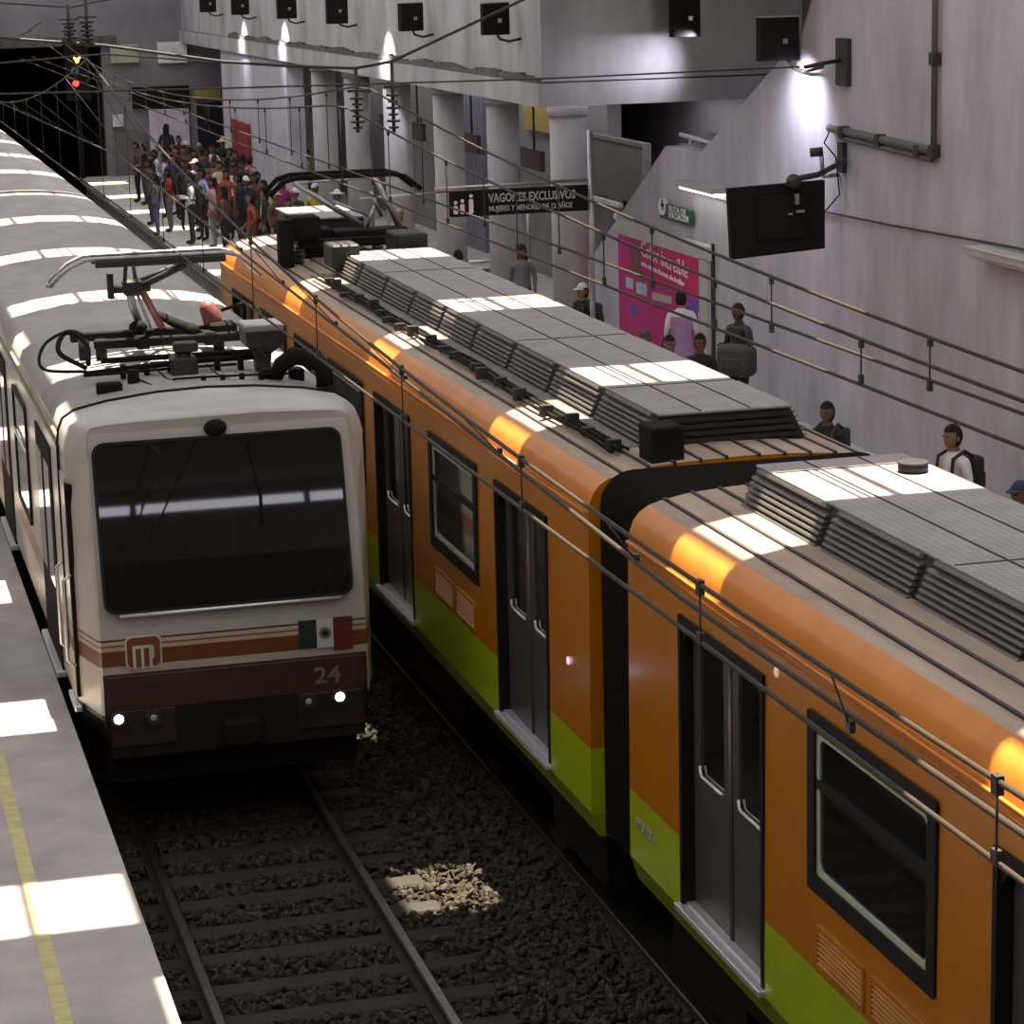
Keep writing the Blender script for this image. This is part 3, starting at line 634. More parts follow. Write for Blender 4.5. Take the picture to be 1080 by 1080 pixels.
# windscreen
ny = Vector((0, .24, 1)).normalized(); nn = Vector((0, -1, .24)).normalized()
o0 = Vector((-1.0, 19.60, 1.965))
b = MB(); b.plate(o0+nn*.012, XP, ny, nn, 1.955, 1.32, .012, .09); b.build('windscreen', M['wind'], W)
b = MB(); b.plate(o0+nn*.004, XP, ny, nn, 1.955, 1.32, .006, .09); b.build('windscreen_backing', M['frameblk'], W)
b = MB(); b.ring_plate(o0-XP*.015-ny*.015+nn*.003, XP, ny, nn, 1.985, 1.35, .03, .10, .022); b.build('windscreen_gasket', M['frameblk'], W)
b = MB(); b.tube([o0+XP*.1-ny*.03+nn*.03, o0+XP*1.86-ny*.03+nn*.03], .014, 8); b.build('windscreen_ledge', M['bright'], W)
b = MB(); b.tube([o0+XP*1.22+ny*1.25+nn*.05, o0+XP*1.28+ny*.80+nn*.03], .007, 6); b.tube([o0+XP*1.285+ny*.85+nn*.04, o0+XP*1.275+ny*.60+nn*.03], .012, 6); b.build('windscreen_wiper', M['black'], W)
p = atY(227, 451, 19.90); b = MB(); b.ball(p, .085, (1.1, .7, .8)); b.box(p.x-.06, p.x+.06, p.y-.02, p.y+.12, p.z-.03, p.z+.05, bev=.01); b.build('marker_lamp', M['black'], W)
yF_ = 19.6
# maroon apron with its lamp blocks and the coupler pocket
b = MB(); b.box(-1.025, 1.03, 19.585, 19.75, 1.17, 1.45, bev=.006); b.build('apron', M['maroon'], W)
for x0, x1 in ((-1.02, -.49), (.48, 1.03)): b = MB(); b.box(x0, x1, 19.58, 19.85, .86, 1.18, bev=.02); b.build('lamp_block', mat('dark_brown_paint', (.03, .015, .010), .6), W)
b = MB(); b.box(-1.0, 1.0, 19.85, 20.5, .5, 1.1); b.build('bumper_recess', M['black'], W)
b = MB(); b.box(-.13, .17, 19.45, 19.95, .82, 1.04, bev=.03); b.cyl((.02, 19.42, .93), (.02, 19.95, .93), .09, 14); b.build('coupler', M['black'], W)
for px, py, on in ((125, 758, 1), (162, 756, 0), (325, 739, 0), (358, 734, 1)):
    p = atY(px, py, 19.56)
    b = MB(); b.tube([(p.x, 19.6, p.z), (p.x, 19.535, p.z)], .062, 16); hl = b.build('headlamp', M['iron'], W)
    b = MB(); b.ball((p.x, 19.535, p.z), .038 if on else .026, (1, .3, 1)); b.build('lamp_lens', M['lamp_on'] if on else M['lamp_off'], hl)
text('number', '24', .19, M['txtgrey'], (.615, 19.578, 1.245), XP, ZP, W, width=.215, bold=.003)
# metro logo: rounded square with three bars
b = MB(); x0, z0 = -.87, 1.505
b.plate((x0, 19.598, z0), XP, ZP, -YP, .285, .265, .01, .05); lg = b.build('logo_plate', M['flag_white'], W)
b = MB(); b.plate((x0+.012, 19.588, z0+.012), XP, ZP, -YP, .261, .24, .006, .045); b.build('logo_field', M['logo'], lg)
b = MB()
for k in range(3): b.plate((x0+.055+.065*k, 19.580, z0), XP, ZP, -YP, .022, .17, .006, 0)
b.plate((x0+.055, 19.580, z0+.165), XP, ZP, -YP, .152, .022, .006, 0)
b.plate((x0+.2, 19.580, z0+.08), XP, ZP, -YP, .022, .1, .006, 0); b.build('logo_mark', M['flag_white'], lg)
# flag panels
b = MB(); b.plate((.51, 19.597, 1.545), XP, ZP, -YP, .145, .225, .012); b.build('flag_panel', M['flag_green'], W)
b = MB(); b.plate((.655, 19.597, 1.535), XP, ZP, -YP, .135, .235, .012); fp = b.build('flag_panel', M['flag_white'], W)
b = MB(); b.tube([(.722, 19.586, 1.655), (.722, 19.580, 1.655)], .05, 18); b.build('emblem', M['seal'], fp)
b = MB(); b.tube([(.722, 19.581, 1.655), (.722, 19.577, 1.655)], .028, 12); b.build('emblem_centre', M['flag_green'], fp)
b = MB(); b.plate((.79, 19.597, 1.505), XP, ZP, -YP, .155, .27, .012); b.build('flag_panel', M['flag_red'], W)
# side of the train beside the platform
sx = -HW
def wdoor(y0, y1, n=2):
    b = MB(); b.box(sx-.012, sx+.02, y0, y1, 1.06, 2.98); d = b.build('door', M['black'], W)
    b = MB(); w = (y1-y0)/n
    for k in range(n): b.box(sx-.02, sx-.01, y0+w*k+.12, y0+w*(k+1)-.12, 1.75, 2.8, bev=.004)
    b.build('door_window', M['doorglass'], d)
    b = MB(); b.box(sx-.065, sx+.02, y0-.03, y1+.03, 1.0, 1.06, bev=.008); b.build('door_sill', M['bright'], d)
for yc in (22.1, 27.2, 32.3, 37.4, 43, 48.1, 53.2, 58.3): wdoor(yc-.72, yc+.72)
for yc in (24.65, 29.75, 34.85, 45.5, 50.6, 55.7):
    b = MB(); b.ring_plate((sx-.004, yc+.75, 1.78), (0, -1, 0), ZP, -XP, 1.5, 1.15, .02, .08, .05); wdw = b.build('window', M['frameblk'], W)
    b = MB(); b.plate((sx-.002, yc+.72, 1.81), (0, -1, 0), ZP, -XP, 1.44, 1.09, .01, .06); b.build('pane', M['doorglass'], wdw)
    b = MB(); b.tube([(sx-.03, yc+.72, 2.5), (sx-.03, yc-.72, 2.5)], .015, 6); b.build('transom', M['bright'], wdw)
b = MB(); b.box(sx-.010, sx+.02, 20.17, 20.52, 1.14, 2.96, bev=.004); cdz = b.build('cab_door', M['nose_side'], W)
b = MB(); b.box(sx-.008, sx+.06, 20.08, 20.17, 1.18, 2.92); b.build('door_gap', M['black'], cdz)
for y in (20.6, 20.05): b = MB(); b.tube([(sx-.012, y, 1.45), (sx-.07, y, 1.5), (sx-.07, y, 2.15), (sx-.012, y, 2.2)], .014, 8); b.build('grab_rail', M['bright'], W)
b = MB(); b.box(sx-.04, sx+.02, 20.02, 20.55, 1.07, 1.12, bev=.008); b.build('cab_step', M['bright'], W)
# ---- pantograph on the leading car
YQ = 22.4
pg = empty('pantograph', (0, YQ, 3.6)); pg.parent = W; pg.location = Vector((0, YQ, 3.6))-WLOC[W.name]
b = MB(); A = atY(98, 275, YQ); A2 = atY(232, 262, YQ+.0); zt = 4.43; xl, xr = A.x-.0, .47
for dy in (-.17, .17):
    b.tube([(xl-.38, YQ+dy*.75, zt-.20), (xl-.22, YQ+dy*.9, zt-.05), (xl-.08, YQ+dy, zt+.01), (xl, YQ+dy, zt+.015), (xr, YQ+dy, zt+.015), (xr+.12, YQ+dy, zt-.02), (xr+.3, YQ+dy*.8, zt-.2)], .017, 8)
b.tube([(xl-.38, YQ-.128, zt-.2), (xl-.40, YQ, zt-.21), (xl-.38, YQ+.128, zt-.2)], .017, 8); b.tube([(xr+.3, YQ-.136, zt-.2), (xr+.32, YQ, zt-.21), (xr+.3, YQ+.136, zt-.2)], .017, 8); b.build('collector_horn', M['steel'], pg)
b = MB()
for dy in (-.17, .17): b.box(xl, xr, YQ+dy-.03, YQ+dy+.03, zt-.06, zt, bev=.008)
b.build('contact_strip', M['iron'], pg)
b = MB(); k0 = Vector((-.33, YQ, 4.17))
b.box(-.42, -.25, YQ-.1, YQ+.1, 4.1, 4.24, bev=.02); b.cyl((-.5, YQ, 4.16), (-.18, YQ, 4.16), .04, 10); b.tube([(-.4, YQ, 4.2), (-.4, YQ-.17, 4.38)], .018, 6); b.tube([(-.3, YQ, 4.2), (-.3, YQ+.17, 4.38)], .018, 6); b.tube([(-.28, YQ, 4.16), (.12, YQ-.15, 4.36)], .03, 8); b.tube([(-.28, YQ, 4.22), (.18, YQ+.15, 4.36)], .02, 8); b.box(-.55, -.5, YQ-.05, YQ+.05, 4.08, 4.3); b.build('head_carrier', M['iron'], pg)
b = MB(); b.tube([(-.36, YQ+.02, 4.16), (-.30, YQ+.35, 3.95), (-.22, YQ+.5, 3.74)], .036, 10); b.tube([(-.30, YQ, 4.12), (-.14, YQ+.45, 3.74)], .014, 6); b.build('lower_arm', M['blue_tube'], pg)
b = MB(); b.tube([(-.28, YQ+.02, 4.20), (-.04, YQ+.5, 3.74)], .034, 10); b.build('upper_arm', M['red_tube'], pg)
b = MB(); b.ball((-.26, YQ+.38, 3.76), .065, (1.3, 1, 1)); b.tube([(-.05, YQ+.55, 3.84), (.2, YQ+.2, 3.72)], [.035, .06], 10); b.ball((.2, YQ+.2, 3.73), .06); b.build('spring_barrel', M['black'], pg)
b = MB(); b.box(-.85, .5, YQ+.50, YQ+.58, 3.64, 3.72, bev=.01); b.box(-.68, .62, YQ+.12, YQ+.20, 3.62, 3.70, bev=.01); b.box(-.3, -.2, YQ+.1, YQ+.6, 3.6, 3.7); b.box(.3, .4, YQ+.1, YQ+.6, 3.6, 3.7)
for x in (-.75, -.6, .45): b.cyl((x, YQ+.35, 3.5), (x, YQ+.35, 3.68), .05, 10)
b.build('base_frame', M['black'], pg)
b = MB(); b.tube([(.45, YQ+.50, 3.68), (.43, YQ+.50, 3.76), (.38, YQ+.5, 3.90), (.35, YQ+.5, 3.94)], [.07, .09, .075, .03], 14); rc = b.build('pressure_cylinder', M['red_cyl'], pg)
b = MB(); b.box(.38, .62, YQ+.3, YQ+.52, 3.62, 3.76, bev=.02); b.box(.28, .5, YQ+.46, YQ+.54, 3.6, 3.7); b.build('cylinder_bracket', M['black'], rc)
b = MB(); b.tube([(.5, YQ+.45, 3.86), (.7, YQ+.4, 3.92), (.82, YQ+.3, 3.86), (.86, YQ+.25, 3.55)], .016, 6); b.build('air_hose', M['black'], pg)
# cables along the roof
b = MB(); yc = 21.55
b.tube([(-.88, yc, 3.56), (-.3, yc, 3.6), (.2, yc, 3.62), (.62, yc-.02, 3.62)], .026, 8); b.hose([(-.85, yc+.08, 3.6), (-1.05, yc+.3, 3.72), (-.95, yc+.6, 3.84), (-.8, yc+.45, 3.75), (-.82, yc+.15, 3.62)], .022, 8)
b.hose([(-.85, yc, 3.58), (-1.2, yc+.2, 3.6), (-1.15, yc+.5, 3.76), (-.9, yc+.7, 3.84), (-.75, yc+.6, 3.76)], .014, 8); b.tube([(-.8, yc-.08, 3.56), (-.2, yc-.12, 3.58), (.4, yc-.1, 3.58)], .012, 6)
b.tube([(-.7, yc+.3, 3.62), (.6, yc+.3, 3.62)], .025, 8); b.build('roof_cable', M['black'], W)
b = MB()
for k in range(7): x = -.55+.2*k; b.box(x-.02, x+.02, yc-.05, yc+.05, 3.5, 3.62); b.build('cable_clip', M['black'], W); b = MB()
for k in range(4): x = .05+.16*k; b.box(x-.02, x+.02, yc-.58, yc-.54, 3.49, 3.57); b.build('cable_clip', M['black'], W); b = MB()
b.tube([(-.2, yc-.5, 3.55), (.1, yc-.56, 3.56), (.8, yc-.6, 3.55)], .010, 6)
for k in range(4): x = -.5+.22*k; b.tube([(x, yc, 3.58), (x+.05, yc-.25, 3.53), (x+.12, yc-.55, 3.52)], .007, 5)
b.build('signal_wire', M['black'], W)
b = MB(); b.box(-.16, .06, yc-.22, yc+.02, 3.5, 3.68, bev=.02); b.cyl((-.05, yc-.1, 3.5), (-.05, yc-.1, 3.74), .07, 12); b.box(-.13, .07, yc-.2, yc-.04, 3.72, 3.80, bev=.01); b.build('junction_box', M['iron'], W)
b = MB(); b.box(-.83, -.62, 20.98, 21.1, 3.46, 3.56, bev=.015); b.build('roof_connector', M['black'], W); b = MB(); b.tube([(-.5, 21.25, 3.48), (-.5, 21.25, 3.62)], .05, 10); b.build('roof_connector', M['black'], W)
# white-lidded horn box and elbow vent
b = MB(); b.box(.46, .80, 21.3, 21.7, 3.86, 3.92, bev=.012); hb = b.build('horn_box', M['steel'], W)
b = MB(); b.loft([[(.63+.16*s*k, 21.5+.19*s2*k, z) for s, s2 in ((-1, -1), (1, -1), (1, 1), (-1, 1))] for z, k in ((3.5, .35), (3.66, .45), (3.74, .95), (3.86, 1.0))], 0, False, True); b.tube([(.5, 21.35, 3.85), (.62, 21.3, 3.65)], .015, 6); b.build('horn_stand', M['iron'], hb)
b = MB(); b.tube([(.66, 21.0, 3.52), (.70, 20.98, 3.62), (.80, 20.92, 3.70), (.95, 20.86, 3.68), (1.03, 20.82, 3.60), (1.04, 20.80, 3.42)], [.06, .07, .08, .08, .075, .075], 12); b.tube([(1.04, 20.80, 3.46), (1.04, 20.8, 3.36)], .085, 12); b.build('elbow_vent', M['black'], W)
b = MB(); b.box(.80, .92, 21.1, 21.22, 3.44, 3.56, bev=.01); b.build('roof_socket', M['black'], W); b = MB(); b.box(.55, .68, 21.05, 21.2, 3.46, 3.58, bev=.01); b.build('roof_socket', M['black'], W)

# ================================================================== ORANGE TRAIN
C0 = 3.15; HO = 1.15
O = empty('metro_train', (C0, 15.6, 0))
tag(O, 'orange and lime green metro train with grey rooftop units standing at the crowded platform', 'train')
def oside(z):
    if z < 1.0: return C0-HO+.06*(1.0-z)/.18
    return C0-HO + (z-1.0)*.008
OP = [(.0, .82), (0, 1.0), (0, 3.12)]
def oprof(shoulder=True):
    h = [(oside(.82), .82), (oside(1.0), 1.0), (oside(2.0), 2.0), (oside(3.14), 3.14), (C0-HO+.03, 3.22), (C0-HO+.055, 3.29), (C0-HO+.10, 3.345), (C0-HO+.165, 3.385), (C0-HO+.25, 3.41), (C0-HO+.45, 3.445), (C0-HO+.75, 3.465), (C0, 3.475)]
    return h + [(2*C0-x, z) for x, z in h[-2::-1]]
OPR = oprof(); ON = len(OPR); SH = 3; RF = 7
U_ = Vector((0, -1, 0))
def ocar(y0, y1, doors, wins, near_blank=None):
    holes = [(d-.74, d+.74, 1.03, 2.92) for d in doors] + [(w-.80, w+.80, 1.95, 2.90) for w in wins]
    ys = sorted(set([y0, y1]+[h for q in holes for h in q[:2] if y0 < h < y1])); zs = [.82, 1.0, 1.03, 1.46, 1.95, 2.90, 2.92, 3.14]
    b = MB()
    for a, c_ in zip(ys, ys[1:]):
        for u, v in zip(zs, zs[1:]):
            my, mz = (a+c_)/2, (u+v)/2
            if any(h[0] < my < h[1] and h[2] < mz < h[3] for h in holes): continue
            b.face([(oside(u), a, u), (oside(u), c_, u), (oside(v), c_, v), (oside(v), a, v)])
    # far side and ends
    b.loft([[(x, y, z) for x, z in OPR[ON-1-SH:]] for y in (y0, y1)], 0)
    for y in (y0, y1): b.face([(x, y, z-.004) for x, z in OPR])
    b.face([(oside(.82), y0, .82), (oside(.82), y1, .82), (2*C0-oside(.82), y1, .82), (2*C0-oside(.82), y0, .82)])
    b.build('car_body', M['orange'], O)
    b = MB()
    for lo, hi in ((SH, RF), (ON-1-RF, ON-1-SH)): b.loft([[(x, y, z) for x, z in OPR[lo:hi+1]] for y in (y0, y1)], 0)
    b.build('roof_shoulder', M['oshoulder'], O)
    b = MB(); b.loft([[(x, y, z) for x, z in OPR[RF:ON-RF]] for y in (y0, y1)], 0); b.build('roof', M['oroof'], O)
    b = MB()
    for x, z in ((.27, 3.415), (.46, 3.445), (.65, 3.46), (.84, 3.468), (1.03, 3.474)):
        for s in (-1, 1):
            X = C0+s*(HO-x); b.box(X-.011, X+.011, y0, y1, z-.02, z+.012)
    b.build('roof_seam', M['seam'], O)
    b = MB(); b.tube([(oside(3.14)-.012, y0+.02, 3.155), (oside(3.14)-.012, y1-.02, 3.155)], .014, 6); b.tube([(oside(3.0)-.004, y0+.02, 3.10), (oside(3.0)-.004, y1-.02, 3.10)], .006, 6); b.build('gutter', M['oshoulder'], O)
    for d in doors:
        if d-.74 < y0 or d+.74 > y1: continue
        xs = C0-HO; xd = xs+.075
        b = MB(); fw = .045
        b.box(xs-.006, xd+.05, d-.74, d-.74+fw, 1.03, 2.92); b.box(xs-.006, xd+.05, d+.74-fw, d+.74, 1.03, 2.92); b.box(xs-.004, xd+.05, d-.74, d+.74, 2.84, 2.925)
        for s in (-1, 1): b.face([(xs+.012, d+s*(.74-fw), 2.84), (xs+.012, d+s*(.74-fw), 2.74), (xs+.012, d+s*(.74-fw-.1), 2.84)])
        dr = b.build('door', M['frameblk'], O)
        for s in (-1, 1):
            yc = d+s*.345
            b = MB(); w0, w1, h0, h1 = yc-.335, yc+.335, 1.05, 2.86; iw0, iw1, ih0, ih1 = yc-.215, yc+.215, 1.93, 2.78
            b.box(xd, xd+.035, w0, iw0, h0, h1); b.box(xd, xd+.035, iw1, w1, h0, h1); b.box(xd, xd+.035, iw0, iw1, h0, ih0); b.box(xd, xd+.035, iw0, iw1, ih1, h1)
            b.tube([(xd-.004, d+s*.012, 1.06), (xd-.004, d+s*.012, 2.84)], .009, 6)
            b.build('door_leaf', M['doorleaf'], dr)
            b = MB(); b.box(xd+.012, xd+.018, iw0, iw1, ih0, ih1); b.build('door_window', M['doorglass'], dr)
            b = MB(); b.tube([(xd-.003, iw1, ih0+.06), (xd-.003, iw1-.015, ih0+.01), (xd-.003, iw1-.05, ih0-.002), (xd-.003, iw0+.02, ih0-.002)], .011, 6); b.build('window_bead', M['bright'], dr)
        b = MB(); b.box(xs-.045, xd+.06, d-.76, d+.76, 1.0, 1.045, bev=.006); b.box(xs+.02, xd+.02, d-.70, d+.70, 1.045, 1.06); b.build('door_sill', M['bright'], dr)
    for w in wins:
        if w-.8 < y0 or w+.8 > y1: continue
        xs = C0-HO+.008
        b = MB(); b.ring_plate((xs, w+.83, 1.92), U_, ZP, -XP, 1.66, 1.01, .014, .022, .10); wf = b.build('window_frame', M['frameblk'], O)
        b = MB(); b.ring_plate((xs+.19, w+.77, 1.98), U_, ZP, -XP, 1.54, .89, .185, .09, .075); b.build('window_reveal', M['reveal'], wf)
        b = MB(); b.plate((xs+.02, w+.77, 1.98), U_, ZP, -XP, 1.54, .89, .006, .05); b.build('pane', M['glass'], wf)
        b = MB(); b.box(xs-.004, xs+.03, w-.77, w+.77, 2.515, 2.56); b.build('transom', M['frameblk'], wf)
        for s in (1, -1):
            y_ = w+s*.37
            b = MB(); b.ring_plate((xs-.004, y_+.33, 1.50), U_, ZP, -XP, .66, .25, .012, .02, .025)
            for k in range(7): b.obox((xs-.006, y_, 1.535+.029*k), (.010, 0, .006), (0, .305, 0), (-.002, 0, .004))
            b.box(xs-.002, xs+.004, y_-.31, y_+.31, 1.52, 1.73); b.build('vent_grille', M['grille'], O)
    b = MB(); b.box(C0-.95, C0+.95, y0+.3, y1-.3, .3, .84); b.build('underframe', M['black'], O)
    b = MB(); b.box(C0-.98, C0+.98, y0+.1, y1-.1, .86, 1.0); b.build('saloon_floor', M['interior'], O)
    b = MB(); b.box(C0-.05, C0+.0, y0+.1, y1-.1, 1.0, 3.1); b.build('dark_saloon_sheet', M['interior'], O)  # added dark sheet standing in for the unlit interior behind the windows
ocar(-.9, 15.60, [.75, 5.05, 9.36, 13.80], [7.2, 11.55, 2.9])
ocar(16.50, 32.95, [18.27, 22.74, 26.9, 31.2], [20.42, 24.85, 29.05])
for yb in (3.0, 12.5, 19.6, 30):
    b = MB()
    for dy in (-1, 1):
        for s in (-1, 1): b.cyl((C0+s*.69, yb+dy, .40), (C0+s*.81, yb+dy, .40), .40, 20)
    for dy in (-1, 0, 1): b.cyl((C0-.9, yb+dy, .42), (C0+.9, yb+dy, .42), .07, 8)
    b.box(C0-.95, C0-.85, yb-1.4, yb+1.4, .3, .55); b.box(C0+.85, C0+.95, yb-1.4, yb+1.4, .3, .55); b.build('bogie', M['iron'], O)
# gangway bellows
b = MB(); rg = []
for k in range(15):
    y = 15.58+.94*k/14; g = .0 if k % 2 else .045; hw, zt_, rd = 1.06-g, 3.45-g, .24
    pf = [(-hw, .85)] + [(-hw+rd-rd*math.cos(a), zt_-rd+rd*math.sin(a)) for a in [PI/2*q/8 for q in range(9)]]
    pf = pf + [(-x, z) for x, z in pf[::-1]]
    rg.append([(C0+x, y, z) for x, z in pf])
b.loft(rg, 0, smooth=False); b.build('gangway_bellows', mat('ribbed_bellows', (.014, .012, .010), .9, spec=.08), O)
text('car_number', 'M 0 206', .11, M['txtpale'], (C0-HO-.002, 15.45, 1.24), U_, ZP, O)
# rooftop air conditioners
def acunit(y0, y1, endbox):
    prof = [(C0-.52, 3.40), (C0-.52, 3.44), (C0-.42, 3.68), (C0+.58, 3.68), (C0+.70, 3.44), (C0+.70, 3.40)]
    a = MB(); a.loft([[(x, y, z) for x, z in prof] for y in (y0, y1)], 0, False); a.face([(x, y0, z) for x, z in prof]); a.face([(x, y1, z) for x, z in prof][::-1])
    ac = a.build('air_conditioner', M['acside'], O)
    b = MB(); b.box(C0-.42, C0+.59, y0-.02, y1+.02, 3.68, 3.70, bev=.006); b.build('lid', M['actop'], ac)
    b = MB()
    for x in (C0-.10, C0+.27): b.box(x-.006, x+.006, y0, y1, 3.70, 3.706)
    y = y0+1.2
    while y < y1-.2: b.box(C0-.41, C0+.58, y-.005, y+.005, 3.70, 3.705); y += 2.65
    b.build('lid_seam', M['seam'], ac)
    # slats on both flanks, in sections
    for s in (-1, 1):
        base = Vector((C0-.52 if s < 0 else C0+.70, 0, 3.44)); top = Vector((C0-.42 if s < 0 else C0+.58, 0, 3.68)); up = (top-base); n_ = Vector((-up.z*(1 if s < 0 else -1), 0, up.x*(1 if s < 0 else -1))).normalized()
        L = y1-y0; k = max(1, round(L/1.32)); w = L/k
        for j in range(k):
            b = MB(); ya, yb = y0+w*j+.05, y0+w*(j+1)-.05
            for q in range(6):
                c_ = base+up*(.06+.145*q)+n_*.02; b.obox((c_.x, (ya+yb)/2, c_.z), n_*.016+ZP*-.007, (0, (yb-ya)/2, 0), up.normalized()*.008)
            c_ = base+up*.965+n_*.016; b.obox((c_.x, (ya+yb)/2, c_.z), n_*.016, (0, (yb-ya)/2*.93, 0), up.normalized()*.012)
            b.build('louver_slat', M['slat'], ac)
    if endbox:
        b = MB(); b.box(C0-.64, C0-.40, y0-.52, y0-.22, 3.40, 3.70, bev=.012); b.build('end_box', M['black'], ac)
        b = MB()
        for k in range(5): b.box(C0-.38, C0+.66-.02*k, y0-.03, y0-.005, 3.43+.05*k, 3.46+.05*k)
        b.build('end_louver', M['acside'], ac)
    return ac
acunit(17.1, 28.4, True)
ac2 = acunit(3.0, 15.1, False)
p = atZ(963, 494, 3.72); b = MB(); b.cyl((p.x, p.y, 3.70), (p.x, p.y, 3.75), .095, 20); b.cyl((p.x, p.y, 3.75), (p.x, p.y, 3.765), .1, 20); b.build('breather_cap', M['acside'], ac2)
p = atZ(790, 492, 3.6)
# cable runs beside the first unit
b = MB(); r_ = random.Random(11)
for x, z, rr_ in ((C0-.74, 3.475, .02), (C0-.80, 3.47, .015), (C0-.69, 3.48, .013)):
    pts = []; y = 17.0
    while y < 28.4: pts.append((x+r_.uniform(-.018, .018), y, z+r_.uniform(0, .012))); y += .7
    b.tube(pts, rr_, 6)
b.build('roof_cable', M['black'], O)
b = MB(); y = 17.2
while y < 28:
    x = C0-.77+r_.uniform(-.05, .05); b = MB(); b.box(x-.05, x+.05, y-.03, y+.03, 3.45, 3.5+r_.uniform(0, .05)); y += r_.uniform(.35, .8); b.build('cable_clip', M['iron'], O)
b = MB(); b.box(C0-.66, C0-.50, 17.2, 28.2, 3.44, 3.464); b.build('walkway', mat('dusty_walkway', (.20, .19, .17), .7, noise=.3), O)
# rooftop pantograph of the orange train
YO = 30.2
po = empty('pantograph', (C0, YO, 3.5)); po.parent = O; po.location = Vector((C0, YO, 3.5))-WLOC[O.name]
b = MB()
for dy in (-.25, .25):
    b.tube([(C0-.95, YO+dy*.8, 4.22), (C0-.78, YO+dy*.9, 4.38), (C0-.62, YO+dy, 4.42), (C0+.52, YO+dy, 4.42), (C0+.68, YO+dy*.9, 4.38), (C0+.88, YO+dy*.8, 4.22)], .03, 8)
    b.box(C0-.6, C0+.5, YO+dy-.03, YO+dy+.03, 4.39, 4.44)
b.build('collector_head', M['black'], po)
for n_, pts, r0 in (('arm', [(C0-.62, YO, 4.34), (C0+.16, YO-.1, 3.82)], .035), ('arm', [(C0+.36, YO, 4.38), (C0+.62, YO-.1, 3.78)], .04), ('stay', [(C0-.15, YO, 4.1), (C0+.3, YO, 3.9)], .018), ('stay', [(C0+.3, YO-.05, 4.2), (C0+.42, YO-.05, 3.9)], .022), ('stay', [(C0+.2, YO-.2, 3.78), (C0+.3, YO-.2, 4.05)], .02), ('stay', [(C0-.6, YO, 4.34), (C0+.36, YO, 4.36)], .014)):
    b = MB(); b.tube(pts, r0, 8); b.build(n_, M['steel'], po)
b = MB()
b.box(C0-.95, C0-.78, YO-.75, YO-.55, 3.42, 3.98, bev=.01); b.box(C0-.8, C0-.45, YO-.7, YO-.3, 3.75, 4.0, bev=.015); b.box(C0-.7, C0+.7, YO-.6, YO-.5, 3.62, 3.72); b.box(C0-.6, C0+.75, YO+.3, YO+.42, 3.62, 3.74); b.box(C0-.2, C0+.7, YO-.35, YO-.05, 3.6, 3.78, bev=.02); b.box(C0-.55, C0-.2, YO-.2, YO+.2, 3.5, 3.8, bev=.02); b.build('base_frame', M['black'], po)
for x in (-.7, -.2, .25, .65):
    b = MB()
    for k in range(4): b.cyl((C0+x, YO-.55, 3.46+.04*k), (C0+x, YO-.55, 3.485+.04*k), .07, 10)
    b.cyl((C0+x, YO-.55, 3.44), (C0+x, YO-.55, 3.65), .04, 8); b.build('insulator', M['insul'], po)
b = MB(); b.tube([(C0-.6, YO-.4, 3.5), (C0-.1, YO-.6, 3.58), (C0+.4, YO-.3, 3.52), (C0+.8, YO, 3.6)], .02, 6); b.build('cable', M['black'], po)
b = MB(); b.box(C0-.62, C0-.30, 28.0, 28.5, 3.55, 3.82, bev=.02); b.cyl((C0-.46, 28.25, 3.44), (C0-.46, 28.25, 3.56), .08, 10); b.build('resistor_box', M['acside'], O)
b = MB(); b.box(C0+.25, C0+.62, 28.6, 29.2, 3.44, 3.84, bev=.02); b.build('resistor_box', M['acside'], O)
b = MB(); b.box(C0-.40, C0+.42, 31.2, 32.7, 3.44, 3.80, bev=.02); fb = b.build('battery_cover', M['acside'], O)
b = MB(); b.box(C0-.42, C0+.44, 31.15, 32.75, 3.80, 3.82); b.build('lid', M['actop'], fb)
b = MB(); b.box(C0-HO+.02, C0-HO+.1, 24.6, 24.75, 2.9, 3.1); b.build('side_lamp', M['fixture'], O)
b = MB(); b.ball((C0-HO-.004, 17.0, 1.98), .03, (.3, 1, 1)); b.build('side_indicator', glow('mauve_indicator', (.9, .6, .85), 1.2), O)
b = MB(); b.ball((C0-HO, 12.85, 3.0), .03, (.4, 1, 1)); b.build('side_indicator', glow('dull_indicator', (.9, .55, .4), .4), O)

# ================================================================== OVERHEAD LINES
def zmess(Y, z0, k, mid=8.0, half=20.5):
    d = (Y-mid) % (2*half)
    if d > half: d -= 2*half
    return z0+k*d*d
def ystep(a, c_, s): 
    out = []; y = a
    while y < c_: out.append(y); y += s
    return out + [c_]
t = empty('catenary', (.07, 5, 4.45))
b = MB(); b.tube([(.07, y, zmess(y, 4.665, .003, 8.5)) for y in ystep(-2.9, 74, 1.0)], .010, 6); b.build('messenger_wire', M['wire'], t)
b = MB(); b.tube([(.07, y, 4.45) for y in ystep(-2.9, 74, 3)], .0095, 6); b.build('contact_wire', M['wire'], t)
def xB(y): return .1+(y-6)*.0296 if y < 34 else .93-(y-34)*.0296
b = MB(); b.tube([(xB(y), y, 4.47 + max(0, (9-y))*.03) for y in ystep(-2.9, 74, 1.0)], .0115, 6); b.build('contact_wire', M['wire'], t)
k = 0; y = 6.1
